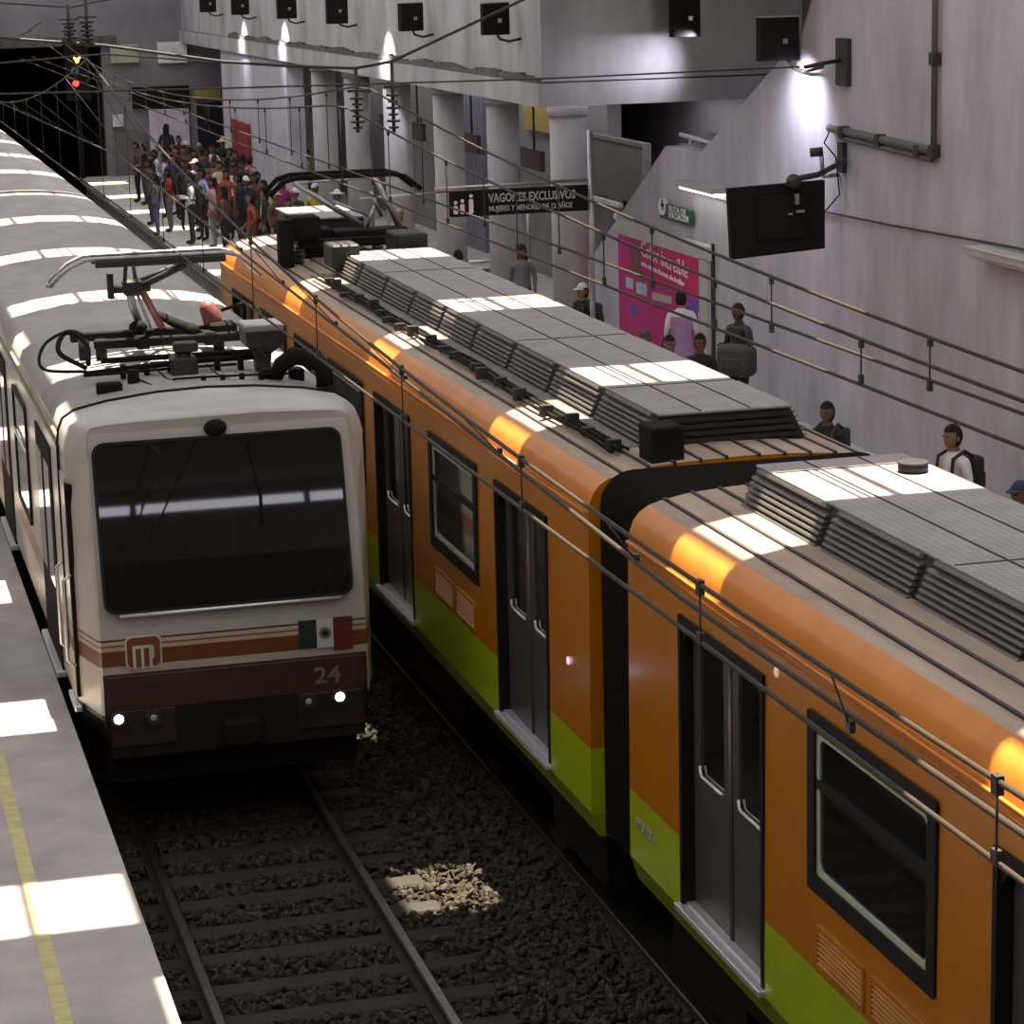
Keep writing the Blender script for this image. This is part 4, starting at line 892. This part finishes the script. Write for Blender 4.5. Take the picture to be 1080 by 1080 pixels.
while y < 60:
    zt_ = zmess(y, 4.665, .003, 8.5); b = MB(); b.tube([(.07, y, zt_), (.07, y, 4.455)], .0045, 5); b.obox((.07, y, zt_-.01), (.012, 0, 0), (0, .018, 0), (0, 0, .028)); b.obox((.07, y, 4.465), (.010, 0, 0), (0, .018, 0), (0, 0, .022)); b.build('dropper', M['iron'], t)
    y2 = y+1.2; z2 = zmess(y2, 4.665, .003, 8.5); b = MB(); b.tube([(.07, y2, z2), (xB(y2), y2, 4.475)], .004, 5); b.obox((xB(y2), y2, 4.485), (.010, 0, 0), (0, .018, 0), (0, 0, .02)); b.build('dropper', M['insul'], t)
    y += 2.45
tag(t, 'pair of contact wires and their carrier strung over the white train track', 'overhead line')
t = empty('catenary', (3, 5, 4.45))
for x, z0, kk in ((3.06, 4.70, .0020), (2.79, 4.665, .0016)):
    b = MB(); b.tube([(x, y, zmess(y, z0, kk)) for y in ystep(-2.9, 74, 1.0)], .0125, 6); b.build('messenger_wire', M['wire'], t)
    b = MB(); b.tube([(x+(.03 if x > 3 else .0), y, 4.45+(.05 if x > 3 else 0)) for y in ystep(-2.9, 74, 3)], .0115, 6); b.build('contact_wire', M['wire'], t)
    y = 8.2 if x > 3 else 8.55
    while y < 60:
        zt_ = zmess(y, z0, kk); b = MB(); b.tube([(x, y, zt_), (x, y, 4.455)], .006, 5); b.obox((x, y, zt_-.02), (.012, 0, 0), (0, .018, 0), (0, 0, .03)); b.obox((x, y, 4.48), (.012, 0, 0), (0, .018, 0), (0, 0, .03)); b.build('dropper', M['iron'], t); y += 2.5
tag(t, 'two carriers and two contact wires with droppers strung over the orange train', 'overhead line')
# span wires with insulators
YS = 27.1
t = empty('span_wire', (3, YS, 5.8))
b = MB(); b.tube([Vector((-8.2, YS, 7.0))]+[atY(x, y, YS) for x, y in ((0, 40), (110, 48), (235, 65), (310, 70), (375, 72), (413, 65), (530, 10))]+[Vector((8.98, YS, 8.3))], .016, 6); b.build('wire', M['iron'], t)
for (ax_, ay_), (bx_, by_) in (((375, 71), (376, 140)), ((413, 64), (414, 140)), ((71, 5), (72, 48)), ((90, 0), (91, 50))):
    q0, q1 = atY(ax_, ay_, YS), atY(bx_, by_, YS); x, z0, z1 = q0.x, q0.z, q1.z
    b = MB(); b.cyl((x, YS, z0), (x, YS, z1), .02, 6); 
    for k in range(6): zz = z1+(z0-z1)*(.06+.09*k); b.cyl((x, YS, zz), (x, YS, zz+.025), .075 if k % 2 else .055, 12)
    b.box(x-.1, x+.1, YS-.02, YS+.02, z1+(z0-z1)*.62, z1+(z0-z1)*.66); b.build('insulator', M['insul'], t)
tag(t, 'sagging span wire with dark insulator stacks hanging over both tracks', 'span wire')
b = MB(); b.tube([(-8.2, 28.8, 5.68), (-.94, 28.8, 5.58), (1.42, 28.8, 5.55), (5.12, 28.8, 5.52), (8.35, 28.7, 5.55)], .010, 6); tag(b.build('steady_wire', M['iron']), 'thin straight cross wire reaching the rusty anchor plate on the pale wall', 'span wire')
b = MB(); p = [atY(x, y, 44) for x, y in ((-200, 10), (0, 3), (75, 8), (100, 2), (240, -20))]; b.tube(p, .014, 6); tag(b.build('steady_wire', M['iron']), 'thin cross wire high over the white train in front of the end wall', 'span wire')
b = MB(); p = [atY(x, y, 52) for x, y in ((-300, 92), (110, 57), (230, 66), (335, 70))]; b.tube(p, .016, 6); tag(b.build('steady_wire', M['iron']), 'dark cross wire in front of the end wall reaching the mezzanine ledge', 'span wire')
# ================================================================== PEOPLE
def fab(c): 
    key = 'cloth_%d_%d_%d' % tuple(int(255*x) for x in c)
    if key not in M: M[key] = mat(key, c, .85, noise=.22, scale=9)
    return M[key]
COLR = dict(black=(.018, .017, .019), charcoal=(.045, .043, .046), grey=(.17, .16, .165), white=(.66, .64, .66), lavender=(.42, .41, .56), lightblue=(.30, .36, .52), blue=(.07, .11, .32), navy=(.03, .035, .075), red=(.36, .03, .03), orange=(.26, .065, .025), maroon=(.16, .02, .05), magenta=(.34, .03, .16), pink=(.50, .28, .33), mauve=(.36, .22, .38), cream=(.56, .47, .34), brown=(.11, .06, .04), tan=(.32, .21, .12), yellow=(.46, .34, .06), olive=(.09, .085, .04), green=(.05, .09, .06), jeans=(.12, .17, .29), denim=(.05, .07, .12), straw=(.56, .43, .24), mint=(.30, .5, .42))
SKIN = [fab((.20, .105, .065)), fab((.14, .075, .045)), fab((.26, .145, .095))]
HAIRM = [mat('dark_hair', (.010, .008, .007), .95, noise=.3, scale=30), mat('brown_hair', (.05, .028, .016), .5, noise=.3, scale=30), mat('grey_hair', (.25, .23, .21), .6, noise=.3, scale=30), mat('fair_hair', (.36, .24, .10), .6, noise=.3, scale=30)]
M['eye'] = mat('dark_eye', (.01, .008, .008), .2, noise=0); M['lip'] = mat('lip', (.22, .07, .06), .5, noise=0)
POSES = {
 'stand': dict(el=[(.21, .03, 1.10), (-.21, .03, 1.10)], wr=[(.22, -.06, .88), (-.22, -.06, .88)], kn=[(.095, -.01, .47), (-.095, -.01, .47)], an=[(.10, .02, .08), (-.10, .02, .08)]),
 'phone': dict(el=[(.22, .0, 1.09), (-.22, .0, 1.09)], wr=[(.10, -.27, 1.12), (-.07, -.27, 1.14)], kn=[(.09, -.02, .47), (-.10, -.01, .47)], an=[(.09, .02, .08), (-.12, .0, .08)]),
 'raise': dict(el=[(.33, -.05, 1.42), (-.21, .02, 1.10)], wr=[(.30, -.12, 1.66), (-.14, -.2, 1.05)], kn=[(.10, -.01, .47), (-.09, -.01, .47)], an=[(.11, .02, .08), (-.10, .02, .08)]),
 'walk': dict(el=[(.21, .12, 1.12), (-.21, -.06, 1.10)], wr=[(.22, .10, .90), (-.2, -.22, .96)], kn=[(.09, -.14, .49), (-.09, .05, .46)], an=[(.09, -.2, .08), (-.09, .26, .13)]),
 'fold': dict(el=[(.22, -.02, 1.10), (-.22, -.02, 1.10)], wr=[(-.04, -.20, 1.14), (.06, -.19, 1.10)], kn=[(.10, -.01, .47), (-.08, -.03, .47)], an=[(.11, .02, .08), (-.08, .0, .08)]),
 'hip': dict(el=[(.30, .04, 1.13), (-.20, .04, 1.10)], wr=[(.17, -.07, .98), (-.17, -.16, .93)], kn=[(.10, -.01, .47), (-.10, -.05, .47)], an=[(.12, .02, .08), (-.11, -.03, .08)]),
}
HC = Vector((0, -.012, 1.545))
def head_bm():
    b = bmesh.new(); bmesh.ops.create_uvsphere(b, u_segments=18, v_segments=14, radius=1)
    for v in b.verts:
        x, y, z = v.co
        jaw = max(0, -z); f = max(0, -y)
        x *= .076*(1-.30*jaw**1.6); yy = y*.094*(1-.12*jaw); zz = z*.118
        if f > .75 and abs(v.co.x) < .28: yy -= .022*max(0, 1-abs(z+.12)/.28)*(1-abs(v.co.x)/.28)      # nose
        if f > .6: yy += .010*max(0, 1-abs(z-.12)/.16)                                                   # eye sockets
        if f > .6 and z < -.6: yy -= .012                                                                # chin
        v.co = HC+Vector((x, yy, zz))
    return b
def body_mesh(name, P):
    bm = bmesh.new(); L = bm.verts.layers.skin.verify()
    def V(p, r, root=False):
        v = bm.verts.new(p); v[L].radius = r if isinstance(r, tuple) else (r, r); v[L].use_root = root; return v
    E = lambda a, c_: bm.edges.new((a, c_))
    pel = V((0, .0, .90), (.135, .11), True); bel = V((0, -.005, 1.05), (.125, .10)); che = V((0, .0, 1.24), (.145, .11)); nb = V((0, .012, 1.385), (.068, .062)); nk = V((0, .0, 1.45), .05); hd = V((0, -.01, 1.50), .05)
    for a, c_ in ((pel, bel), (bel, che), (che, nb), (nb, nk), (nk, hd)): E(a, c_)
    seg = [((0, 0, .9), (0, 0, 1.34), 't'), ((0, 0, 1.44), (0, 0, 1.55), 's')]
    for i, s in ((0, 1), (1, -1)):
        sh = V((s*.165, .005, 1.34), .062); el = V(P['el'][i], .043); wr = V(P['wr'][i], .030); d = (Vector(P['wr'][i])-Vector(P['el'][i])).normalized(); ha = V(Vector(P['wr'][i])+d*.075, (.036, .020))
        E(che, sh); E(sh, el); E(el, wr); E(wr, ha)
        seg += [((s*.165, .005, 1.34), P['el'][i], 't'), (P['el'][i], P['wr'][i], 'f'), (P['wr'][i], tuple(Vector(P['wr'][i])+d*.09), 's')]
        hp = V((s*.088, .0, .84), .098); kn = V(P['kn'][i], .062); an = V(P['an'][i], .043); a = Vector(P['an'][i]); to = V((a.x+s*.02, a.y-.15, max(.035, a.z-.045)), (.042, .028)); E(pel, hp); E(hp, kn); E(kn, an); E(an, to)
        seg += [((s*.088, 0, .80), P['kn'][i], 'b'), (P['kn'][i], tuple(a+Vector((0, 0, .03))), 'b'), (tuple(a), tuple(a+Vector((0, -.15, -.04))), 'o')]
    me = bpy.data.meshes.new(name); bm.to_mesh(me); bm.free()
    o = bpy.data.objects.new('source', me); COL.objects.link(o)
    md = o.modifiers.new('skin', 'SKIN'); md.use_smooth_shade = True; sd = o.modifiers.new('sub', 'SUBSURF'); sd.levels = 1; sd.render_levels = 1
    dg = bpy.context.evaluated_depsgraph_get(); dg.update(); me2 = bpy.data.meshes.new_from_object(o.evaluated_get(dg)); bpy.data.objects.remove(o)
    bm = bmesh.new(); bm.from_mesh(me2)
    IDX = dict(s=0, t=1, f=2, b=3, o=4)
    for f in bm.faces:
        c_ = f.calc_center_median(); best = 9; k = 't'
        for a, e, t_ in seg:
            a, e = Vector(a), Vector(e); ab = e-a; u = max(0, min(1, (c_-a).dot(ab)/ab.length_squared)); dd = (c_-(a+ab*u)).length - (.09 if t_ == 't' and abs(a.x) < .01 else 0) - (.03 if t_ == 'b' else 0)
            if dd < best: best, k = dd, t_
        if k == 't' and c_.z < .93: k = 'b'
        if c_.z > 1.42 and abs(c_.x) < .1 and k != 'f': k = 's'
        f.material_index = IDX[k]; f.smooth = True
    B = MB(); B.bm.free(); B.bm = bm
    h = head_bm(); B.merge(h, 0, True); h.free()
    for s in (-1, 1):
        B.ball(HC+Vector((s*.03, -.083, .012)), .011, mi=5, u=8, v=6); B.ball(HC+Vector((s*.076, .005, -.005)), .028, (.35, .7, 1.1), mi=0, u=8, v=6)
    B.ball(HC+Vector((0, -.083, -.058)), .022, (1, .4, .32), mi=6, u=8, v=6)
    # fingers and thumb
    for i, s in ((0, 1), (1, -1)):
        w = Vector(P['wr'][i]); d = (w-Vector(P['el'][i])).normalized(); side = d.cross(Vector((0, 0, 1)) if abs(d.z) < .8 else Vector((1, 0, 0))).normalized(); nrm = d.cross(side)
        for q, ln in enumerate((.062, .074, .068, .05)):
            p0 = w+d*.075+side*(.014*(q-1.5)); B.tube([p0, p0+d*ln*.5+nrm*.006, p0+d*ln*.85+nrm*.026], [.0085, .008, .006], 6, 0)
        p0 = w+d*.035+side*-.026; B.tube([p0, p0+d*.03-side*.022, p0+d*.06-side*.022+nrm*.012], [.011, .010, .007], 6, 0)
    me = bpy.data.meshes.new('person_'+name); bm.to_mesh(me); bm.free()
    for k in range(7): me.materials.append(SKIN[0])
    return me
BODY = {k: body_mesh(k, v) for k, v in POSES.items()}
def cut_sphere(keep, grow, u=18, v=14):
    b = head_bm(); bmesh.ops.delete(b, geom=[f for f in b.faces if not keep(f.calc_center_median()-HC)], context='FACES')
    for x in b.verts: d = x.co-HC; x.co = HC+Vector((d.x*grow, d.y*grow, d.z*grow))
    return b
def hair_mesh(kind):
    B = MB()
    if kind == 'short': h = cut_sphere(lambda c_: c_.z > .040 or (c_.y > .0 and c_.z > -.07), 1.10); B.merge(h, 0, True)
    elif kind == 'long':
        h = cut_sphere(lambda c_: c_.z > .05 or (c_.y > .0 and c_.z > -.12), 1.12); B.merge(h, 0, True)
        B.loft([[HC+Vector((x*.085, .03+.065*math.cos(x*1.3), z)) for x in (-1, -.6, -.2, .2, .6, 1)] for z in (.02, -.08, -.17, -.25)], 0); B.loft([[HC+Vector((x*.08, .0+.045*math.cos(x*1.3), z)) for x in (-1, -.6, -.2, .2, .6, 1)] for z in (.02, -.08, -.17, -.25)], 0)
    elif kind == 'bun': h = cut_sphere(lambda c_: c_.z > .052 or (c_.y > .012 and c_.z > -.06), 1.08); B.merge(h, 0, True); B.ball(HC+Vector((0, .085, .075)), .05)
    elif kind == 'cap':
        h = cut_sphere(lambda c_: c_.z > .045, 1.13); B.merge(h, 0, True)
        R = [HC+Vector((.082*math.sin(a), -.085*math.cos(a), .052)) for a in [(-1.1+2.2*k/8) for k in range(9)]]; R2 = [HC+Vector((.088*math.sin(a), -.085*math.cos(a)-.085*math.cos(a*1.2), .038)) for a in [(-1.1+2.2*k/8) for k in range(9)]]
        B.loft([R, R2, [p-ZP*.008 for p in R2], [p-ZP*.008 for p in R]], 0)
    elif kind == 'hat':
        h = cut_sphere(lambda c_: c_.z > .04, 1.12); B.merge(h, 0, True)
        B.loft([[HC+Vector((math.cos(2*PI*k/20)*r_*.85, math.sin(2*PI*k/20)*r_, z)) for k in range(20)] for r_, z in ((.08, .06), (.19, .045), (.19, .037), (.08, .05))], 0, closed=True)
    me = bpy.data.meshes.new(kind); bmesh.ops.recalc_face_normals(B.bm, faces=list(B.bm.faces)); B.bm.to_mesh(me); B.bm.free(); me.materials.append(HAIRM[0]); return me
HAIR = {k: hair_mesh(k) for k in ('short', 'long', 'bun', 'cap', 'hat')}
def pack_mesh():
    B = MB(); B.box(-.15, .15, .13, .27, .98, 1.36, bev=.05, seg=3); B.box(-.11, .11, .26, .31, 1.0, 1.2, bev=.02)
    for s in (-1, 1): B.tube([(s*.09, .15, 1.36), (s*.10, .05, 1.42), (s*.11, -.09, 1.36), (s*.12, -.11, 1.2), (s*.13, .0, 1.06), (s*.12, .14, 1.02)], .018, 6)
    me = bpy.data.meshes.new('backpack'); B.bm.to_mesh(me); B.bm.free(); me.materials.append(M['black']); return me
def vest_mesh():
    B = MB(); R = []
    for z, rx, ry in ((.72, .19, .155), (.80, .185, .15), (.95, .17, .14), (1.05, .155, .13), (1.2, .175, .135), (1.30, .17, .12)): R.append([(rx*math.cos(2*PI*k/20), ry*math.sin(2*PI*k/20)+.005, z) for k in range(20)])
    B.loft(R, 0, closed=True)
    me = bpy.data.meshes.new('vest'); B.bm.to_mesh(me); B.bm.free(); me.materials.append(M['black']); return me
PACK, VEST = pack_mesh(), vest_mesh()
def bag_mesh():
    B = MB(); B.box(-.11, .11, -.2, .2, 0, .30, bev=.07, seg=3); B.box(-.125, .125, -.13, .13, .05, .2, bev=.03); B.tube([(0, -.16, .28), (.0, -.10, .46), (0, .08, .46), (0, .15, .28)], .014, 6)
    me = bpy.data.meshes.new('bag'); B.bm.to_mesh(me); B.bm.free(); me.materials.append(M['black']); return me
BAG = bag_mesh()
NP = 0
def setm(o, mats):
    for i, m in enumerate(mats):
        o.material_slots[i].link = 'OBJECT'; o.material_slots[i].material = m
def person(pos, yaw, label, pose='stand', top='black', bottom='denim', hair='short', hcol=0, hatcol=None, skin=0, sleeve=True, scale=.92, pack=None, vest=None, group=None, shoe='black'):
    o = bpy.data.objects.new('person', BODY[pose]); COL.objects.link(o); o.location = pos; o.rotation_euler = (0, 0, yaw); o.scale = (scale,)*3
    sk = SKIN[skin]; tp = fab(COLR[top]); setm(o, [sk, tp, tp if sleeve else sk, fab(COLR[bottom]), fab(COLR[shoe]), M['eye'], M['lip']])
    tag(o, label, 'person', group)
    if hair:
        h = bpy.data.objects.new('hair' if hair in ('short', 'long', 'bun') else hair, HAIR[hair]); COL.objects.link(h); h.parent = o
        setm(h, [HAIRM[hcol] if hatcol is None else fab(COLR[hatcol])])
        if hair in ('cap', 'hat'):
            h2 = bpy.data.objects.new('hair', HAIR['short']); COL.objects.link(h2); h2.parent = o; h2.scale = (.985, .985, .985); h2.location = HC*.015-ZP*.012; setm(h2, [HAIRM[0]])
    if pack: k = bpy.data.objects.new('backpack', PACK); COL.objects.link(k); k.parent = o; setm(k, [fab(COLR[pack])])
    if vest: k = bpy.data.objects.new('vest', VEST); COL.objects.link(k); k.parent = o; setm(k, [fab(COLR[vest])])
    return o
def at_head(px, py, H=1.52):
    p = atZ(px, py, PZ+H); return Vector((p.x, p.y, PZ))
CR = PI*.5    # facing the track is -X : local -Y -> world -X  => yaw = -pi/2
TRK = -PI/2
A_ = 'people waiting on the far platform'
# (px, py, label, kwargs)
crowd = [
 (175, 131, 'tall dark-haired person in black standing behind the white-shirted ones, before the mauve panel', dict(top='black', bottom='charcoal', hair='long', yaw=2.6, scale=1.0)),
 (151, 152, 'person in black raising a pale arm at the tunnel end of the crowd', dict(top='black', bottom='charcoal', pose='raise', sleeve=False, yaw=TRK)),
 (143, 150, 'person in brown half hidden at the tunnel end of the crowd', dict(top='brown', bottom='black', yaw=TRK, hair='bun')),
 (163, 158, 'person in a white shirt, hands folded, at the platform edge by the tunnel', dict(top='white', bottom='charcoal', pose='fold', yaw=TRK)),
 (173, 162, 'person in a lavender shirt beside the one in the white shirt', dict(top='lavender', bottom='black', pose='phone', yaw=TRK-.3)),
 (186, 155, 'tall person in a black coat behind the red top', dict(top='black', bottom='black', scale=1.0, yaw=TRK+.5)),
 (177, 178, 'person in a red top with dark trousers close to the yellow line', dict(top='red', bottom='grey', sleeve=False, yaw=TRK, pose='fold', scale=.86)),
 (163, 183, 'person in a grey top and pale jeans standing on the yellow line', dict(top='grey', bottom='jeans', yaw=TRK, hair='long', scale=.84)),
 (196, 149, 'person in a cream cap at the back of the crowd', dict(top='charcoal', bottom='black', hair='cap', hatcol='cream', yaw=.3)),
 (210, 151, 'grey-haired person in brown at the back of the crowd', dict(top='brown', bottom='black', hcol=2, yaw=-.4)),
 (223, 153, 'person in a white top looking down at a phone at the back', dict(top='white', bottom='denim', pose='phone', yaw=.2)),
 (234, 146, 'person in a wide straw hat and black jacket beside the white annex wall', dict(top='black', bottom='black', hair='hat', hatcol='straw', yaw=-.3)),
 (206, 168, 'person in a cream cap and black vest over white sleeves, amid the crowd', dict(top='white', bottom='black', hair='cap', hatcol='cream', vest='black', yaw=TRK+.4)),
 (200, 183, 'person in a white top with a black backpack, hands at the chest', dict(top='white', bottom='black', pose='phone', pack='black', yaw=TRK)),
 (213, 178, 'person in a light blue shirt and black trousers at the platform edge', dict(top='lightblue', bottom='black', pose='hip', yaw=TRK+.2, scale=.94)),
 (231, 170, 'person in a cream top with arms folded, behind the orange-red top', dict(top='cream', bottom='brown', pose='fold', yaw=-.8)),
 (248, 159, 'person in dark green under the red notice board', dict(top='green', bottom='black', yaw=-.5, hair='long')),
 (244, 174, 'person in a short-sleeved white shirt near the orange-red top', dict(top='white', bottom='charcoal', sleeve=False, yaw=.6)),
 (238, 179, 'person in an orange-red top in the middle of the crowd', dict(top='orange', bottom='black', hair='long', yaw=-.6)),
 (223, 188, 'person in a pink top and grey sweatpants at the platform edge', dict(top='pink', bottom='grey', yaw=TRK, hair='bun', scale=.9)),
 (236, 197, 'person in a dark brown coat between the pink and orange-red tops', dict(top='brown', bottom='black', hair='long', yaw=TRK-.5)),
 (251, 182, 'tall person in a long black coat nearer the orange train', dict(top='black', bottom='black', yaw=TRK, scale=1.0)),
 (259, 188, 'person in a white cap and navy top behind the black coat', dict(top='navy', bottom='black', hair='cap', hatcol='white', yaw=.2)),
 (263, 165, 'person in a blue shirt with a red backpack by the annex wall', dict(top='lightblue', bottom='denim', pack='red', yaw=2.2)),
 (264, 203, 'person in brown with an orange jumper near the end of the orange train', dict(top='orange', bottom='brown', pose='hip', yaw=TRK, hair='long', scale=.95)),
 (278, 190, 'person in an olive jacket at the end of the orange train', dict(top='olive', bottom='brown', yaw=TRK, hair='short')),
 (284, 196, 'person in a cream hood among the capped heads beyond the train', dict(top='cream', bottom='brown', hair='cap', hatcol='tan', yaw=.4)),
 (290, 201, 'person in a pale cap and brown jacket beyond the train roof', dict(top='brown', bottom='black', hair='cap', hatcol='cream', yaw=.7)),
 (297, 189, 'person in a magenta top standing behind the capped heads', dict(top='magenta', bottom='black', hair='long', yaw=.2)),
 (311, 199, 'person in a white cap and dark green top beyond the train roof', dict(top='green', bottom='black', hair='cap', hatcol='white', yaw=.3)),
 (312, 213, 'person with a bare face and charcoal top, lowest of the capped group', dict(top='charcoal', bottom='black', yaw=-.2, scale=.86)),
 (323, 158, 'person in a yellow top standing between the columns', dict(top='yellow', bottom='denim', yaw=1.2, sleeve=False)),
 (332, 193, 'person in a pale cap and mustard top behind the train pantograph', dict(top='yellow', bottom='black', hair='cap', hatcol='white', yaw=-.5)),
 (355, 200, 'person in a white hat seen through the train pantograph', dict(top='charcoal', bottom='black', hair='hat', hatcol='white', yaw=.4)),
 (347, 222, 'person in a brown jacket low behind the train pantograph', dict(top='brown', bottom='black', yaw=.9, scale=.85)),
 (421, 220, 'person with fair hair and a pink top beyond the rooftop boxes', dict(top='pink', bottom='grey', hcol=3, hair='long', yaw=.3)),
 (483, 264, 'person in black by the barrier, just over the train roof', dict(top='black', bottom='black', yaw=2.8)),
 (550, 258, 'person in a grey top beside the barrier post', dict(top='grey', bottom='black', yaw=-.4, hair='long')),
 (188, 143, 'person in dark blue at the very back before the dark booth', dict(top='navy', bottom='black', yaw=.2)),
 (205, 158, 'person in maroon between the cream caps', dict(top='maroon', bottom='black', yaw=-.3, hair='long')),
 (217, 162, 'person in black behind the light blue shirt', dict(top='black', bottom='black', yaw=.5)),
 (226, 164, 'person in charcoal behind the cream top', dict(top='charcoal', bottom='black', yaw=-.2, hair='long')),
 (271, 181, 'person in tan standing beside the annex corner', dict(top='tan', bottom='black', yaw=-.9)),
 (157, 168, 'person in olive at the platform edge, before the white shirt', dict(top='olive', bottom='navy', yaw=TRK)),
 (303, 209, 'person in maroon between the two white caps', dict(top='maroon', bottom='black', yaw=.1, hair='long', scale=.88)),
]
dark = ['black', 'charcoal', 'brown', 'navy', 'olive', 'maroon', 'grey', 'green']
fill = [(160, 163), (181, 163), (193, 160), (200, 155), (209, 172), (219, 176), (226, 180), (240, 166), (247, 168), (255, 172), (268, 188), (214, 157), (243, 156), (182, 150), (168, 150), (236, 158), (279, 203), (194, 170), (204, 176), (256, 165)]
DONE = []
for k, (px, py) in enumerate(fill):
    crowd.append((px, py, 'person in dark clothing packed amid the crowd on the far platform', dict(top=dark[k % 8], bottom='black', yaw=[TRK, .2, -.6, 2.4][k % 4], hair=['short', 'long', 'bun'][k % 3], scale=.90+.03*(k % 3), grp='dark figures packed in the crowd')))
for px, py, lab, kw in crowd:
    kw = dict(kw); yaw = kw.pop('yaw'); sc = kw.get('scale', .92); sk = (px*7+py) % 3
    p = at_head(px, py, 1.67*sc-.01)
    p.y = min(p.y, 72.5)
    for _ in range(30):
        if all((p-q).length > .5 for q in DONE): break
        p += Vector((p.x-CAM.x, p.y-CAM.y, 0)).normalized()*.16
    DONE.append(p)
    grp = kw.pop('grp', None); person(p, yaw, lab, skin=sk, group=grp, **kw)
near = [
 (615, 299, 'person in a white cap with a mint brim walking away along the pale wall', dict(top='black', bottom='black', hair='cap', hatcol='white', pose='walk', yaw=-1.2, pack='charcoal')),
 (680, 349, 'brown-haired person whose head rises before the magenta poster', dict(top='brown', bottom='black', hcol=1, yaw=.4)),
 (705, 354, 'dark-haired person in black before the mauve vest', dict(top='black', bottom='black', hair='long', yaw=.2)),
 (718, 307, 'person in a mauve vest over white sleeves facing the magenta poster', dict(top='white', bottom='mauve', vest='mauve', yaw=2.9)),
 (738, 352, 'person with a dark face and black top turned to the camera by the poster post', dict(top='black', bottom='black', yaw=-.1, skin=1)),
 (779, 320, 'person in a black top holding a big dark bag and a phone beside the poster', dict(top='charcoal', bottom='black', pose='phone', yaw=-1.1, sleeve=False, scale=.95)),
 (873, 424, 'short-haired person in black just above the train roof', dict(top='black', bottom='black', yaw=-.9, pack='charcoal')),
 (1006, 448, 'person in a white shirt wearing a black backpack by the pale wall', dict(top='white', bottom='denim', pack='black', yaw=-1.35, scale=.98)),
 (1077, 508, 'person in a dark blue cap cut by the picture edge', dict(top='red', bottom='black', hair='cap', hatcol='navy', yaw=-1.2)),
]
for px, py, lab, kw in near:
    kw = dict(kw); yaw = kw.pop('yaw'); sc = kw.get('scale', .92); kw.setdefault('skin', (px+py) % 3)
    p = at_head(px, py, 1.67*sc-.01); p.x = min(p.x, 8.45)
    person(p, yaw, lab, **kw)
    if px == 779:
        g = bpy.data.objects.new('shoulder_bag', BAG); COL.objects.link(g); g.location = p+Vector((-.20, -.47, .74)); g.scale = (1.25, 1.25, 1.3); g.rotation_euler = (0, 0, .6)
        setm(g, [fab((.06, .065, .055))]); tag(g, 'big dark grey bag held by the person in black beside the poster', 'bag')

# ================================================================== LIGHT
w = bpy.data.worlds.new('sky'); S.world = w; w.use_nodes = True; nt = w.node_tree
bg = nt.nodes['Background']; bg.inputs['Color'].default_value = (.93, .95, 1, 1); bg.inputs['Strength'].default_value = 5.0
sd = bpy.data.lights.new('sun', 'SUN'); sd.energy = SUN_E; sd.angle = math.radians(.6); sd.color = (1, .87, .68); so = bpy.data.objects.new('sun', sd); COL.objects.link(so); so.rotation_euler = Vector((-.1, -.17, -1)).to_track_quat('-Z', 'Y').to_euler(); so.location = (0, 20, 20)
def area(name, loc, sx, sy, power, col, rot=(0, 0, 0)):
    l = bpy.data.lights.new(name, 'AREA'); l.shape = 'RECTANGLE'; l.size = sx; l.size_y = sy; l.energy = power; l.color = col
    o = bpy.data.objects.new(name, l); COL.objects.link(o); o.location = loc; o.rotation_euler = rot; return o
area('overhead_fill', (-5.2, 30, ZR-.08), 3.6, 64, AREA_L, (1, .94, .89))  # three added fill lights under the roof, no fittings there
area('overhead_fill', (7.6, 13, ZR-.08), 1.5, 32, AREA_R, (1, .94, .92))
area('overhead_fill', (4.6, 55, ZR-.08), 4.0, 36, AREA_B, (1, .95, .93))
area('concourse_fill', (9.6, 52, 4.66), .5, 26, 110, (1, .95, .97))  # added fill to lift the dark space under the mezzanine
area('concourse_fill', (10.9, 39.5, 4.66), .5, 4, 28, (.95, .9, 1))  # added fill for the dark stairwell
def spot(loc, tgt, power, size, col=(.86, .84, 1), blend=.7):
    l = bpy.data.lights.new('floodlight_beam', 'SPOT'); l.energy = power; l.spot_size = math.radians(size); l.spot_blend = blend; l.shadow_soft_size = .06; l.color = col
    o = bpy.data.objects.new('floodlight_beam', l); COL.objects.link(o); o.location = loc; d = Vector(tgt)-Vector(loc); o.rotation_euler = d.to_track_quat('-Z', 'Y').to_euler(); return o
for px, py, pw in ((381, 27, SPOT_E), (276, 17, SPOT_E), (235, 16, SPOT_E*.7)):
    p = atX(px, py+3, 6.98); p.z -= .16; spot(p, (7.5, p.y+.02, p.z-.42), pw*1.8, 100, blend=1)
spot(Vector((8.5, 30.0, 5.60)), (9.0, 30.15, 4.75), SPOT_E*1.5, 130, blend=1)
p = atY(222, 14, 73.6); spot(p, p+Vector((-.8, 1.3, -.35)), SPOT_E*2, 95, (.75, .75, 1), 1)
p = atY(735, 38, 36.1); spot(p, p+Vector((-.7, .8, -.40)), SPOT_E*.9, 100, blend=1)

S.view_settings.view_transform = 'Standard'; S.view_settings.look = 'None'; S.view_settings.exposure = EXPO; S.view_settings.gamma = 1; S.view_settings.use_curve_mapping = False
S.cycles.use_denoising = True
S.cycles.max_bounces = 6; S.cycles.diffuse_bounces = 3; S.cycles.glossy_bounces = 3; S.cycles.transparent_max_bounces = 8
S.cycles.sample_clamp_indirect = 6
S.cycles.caustics_reflective = False; S.cycles.caustics_refractive = False
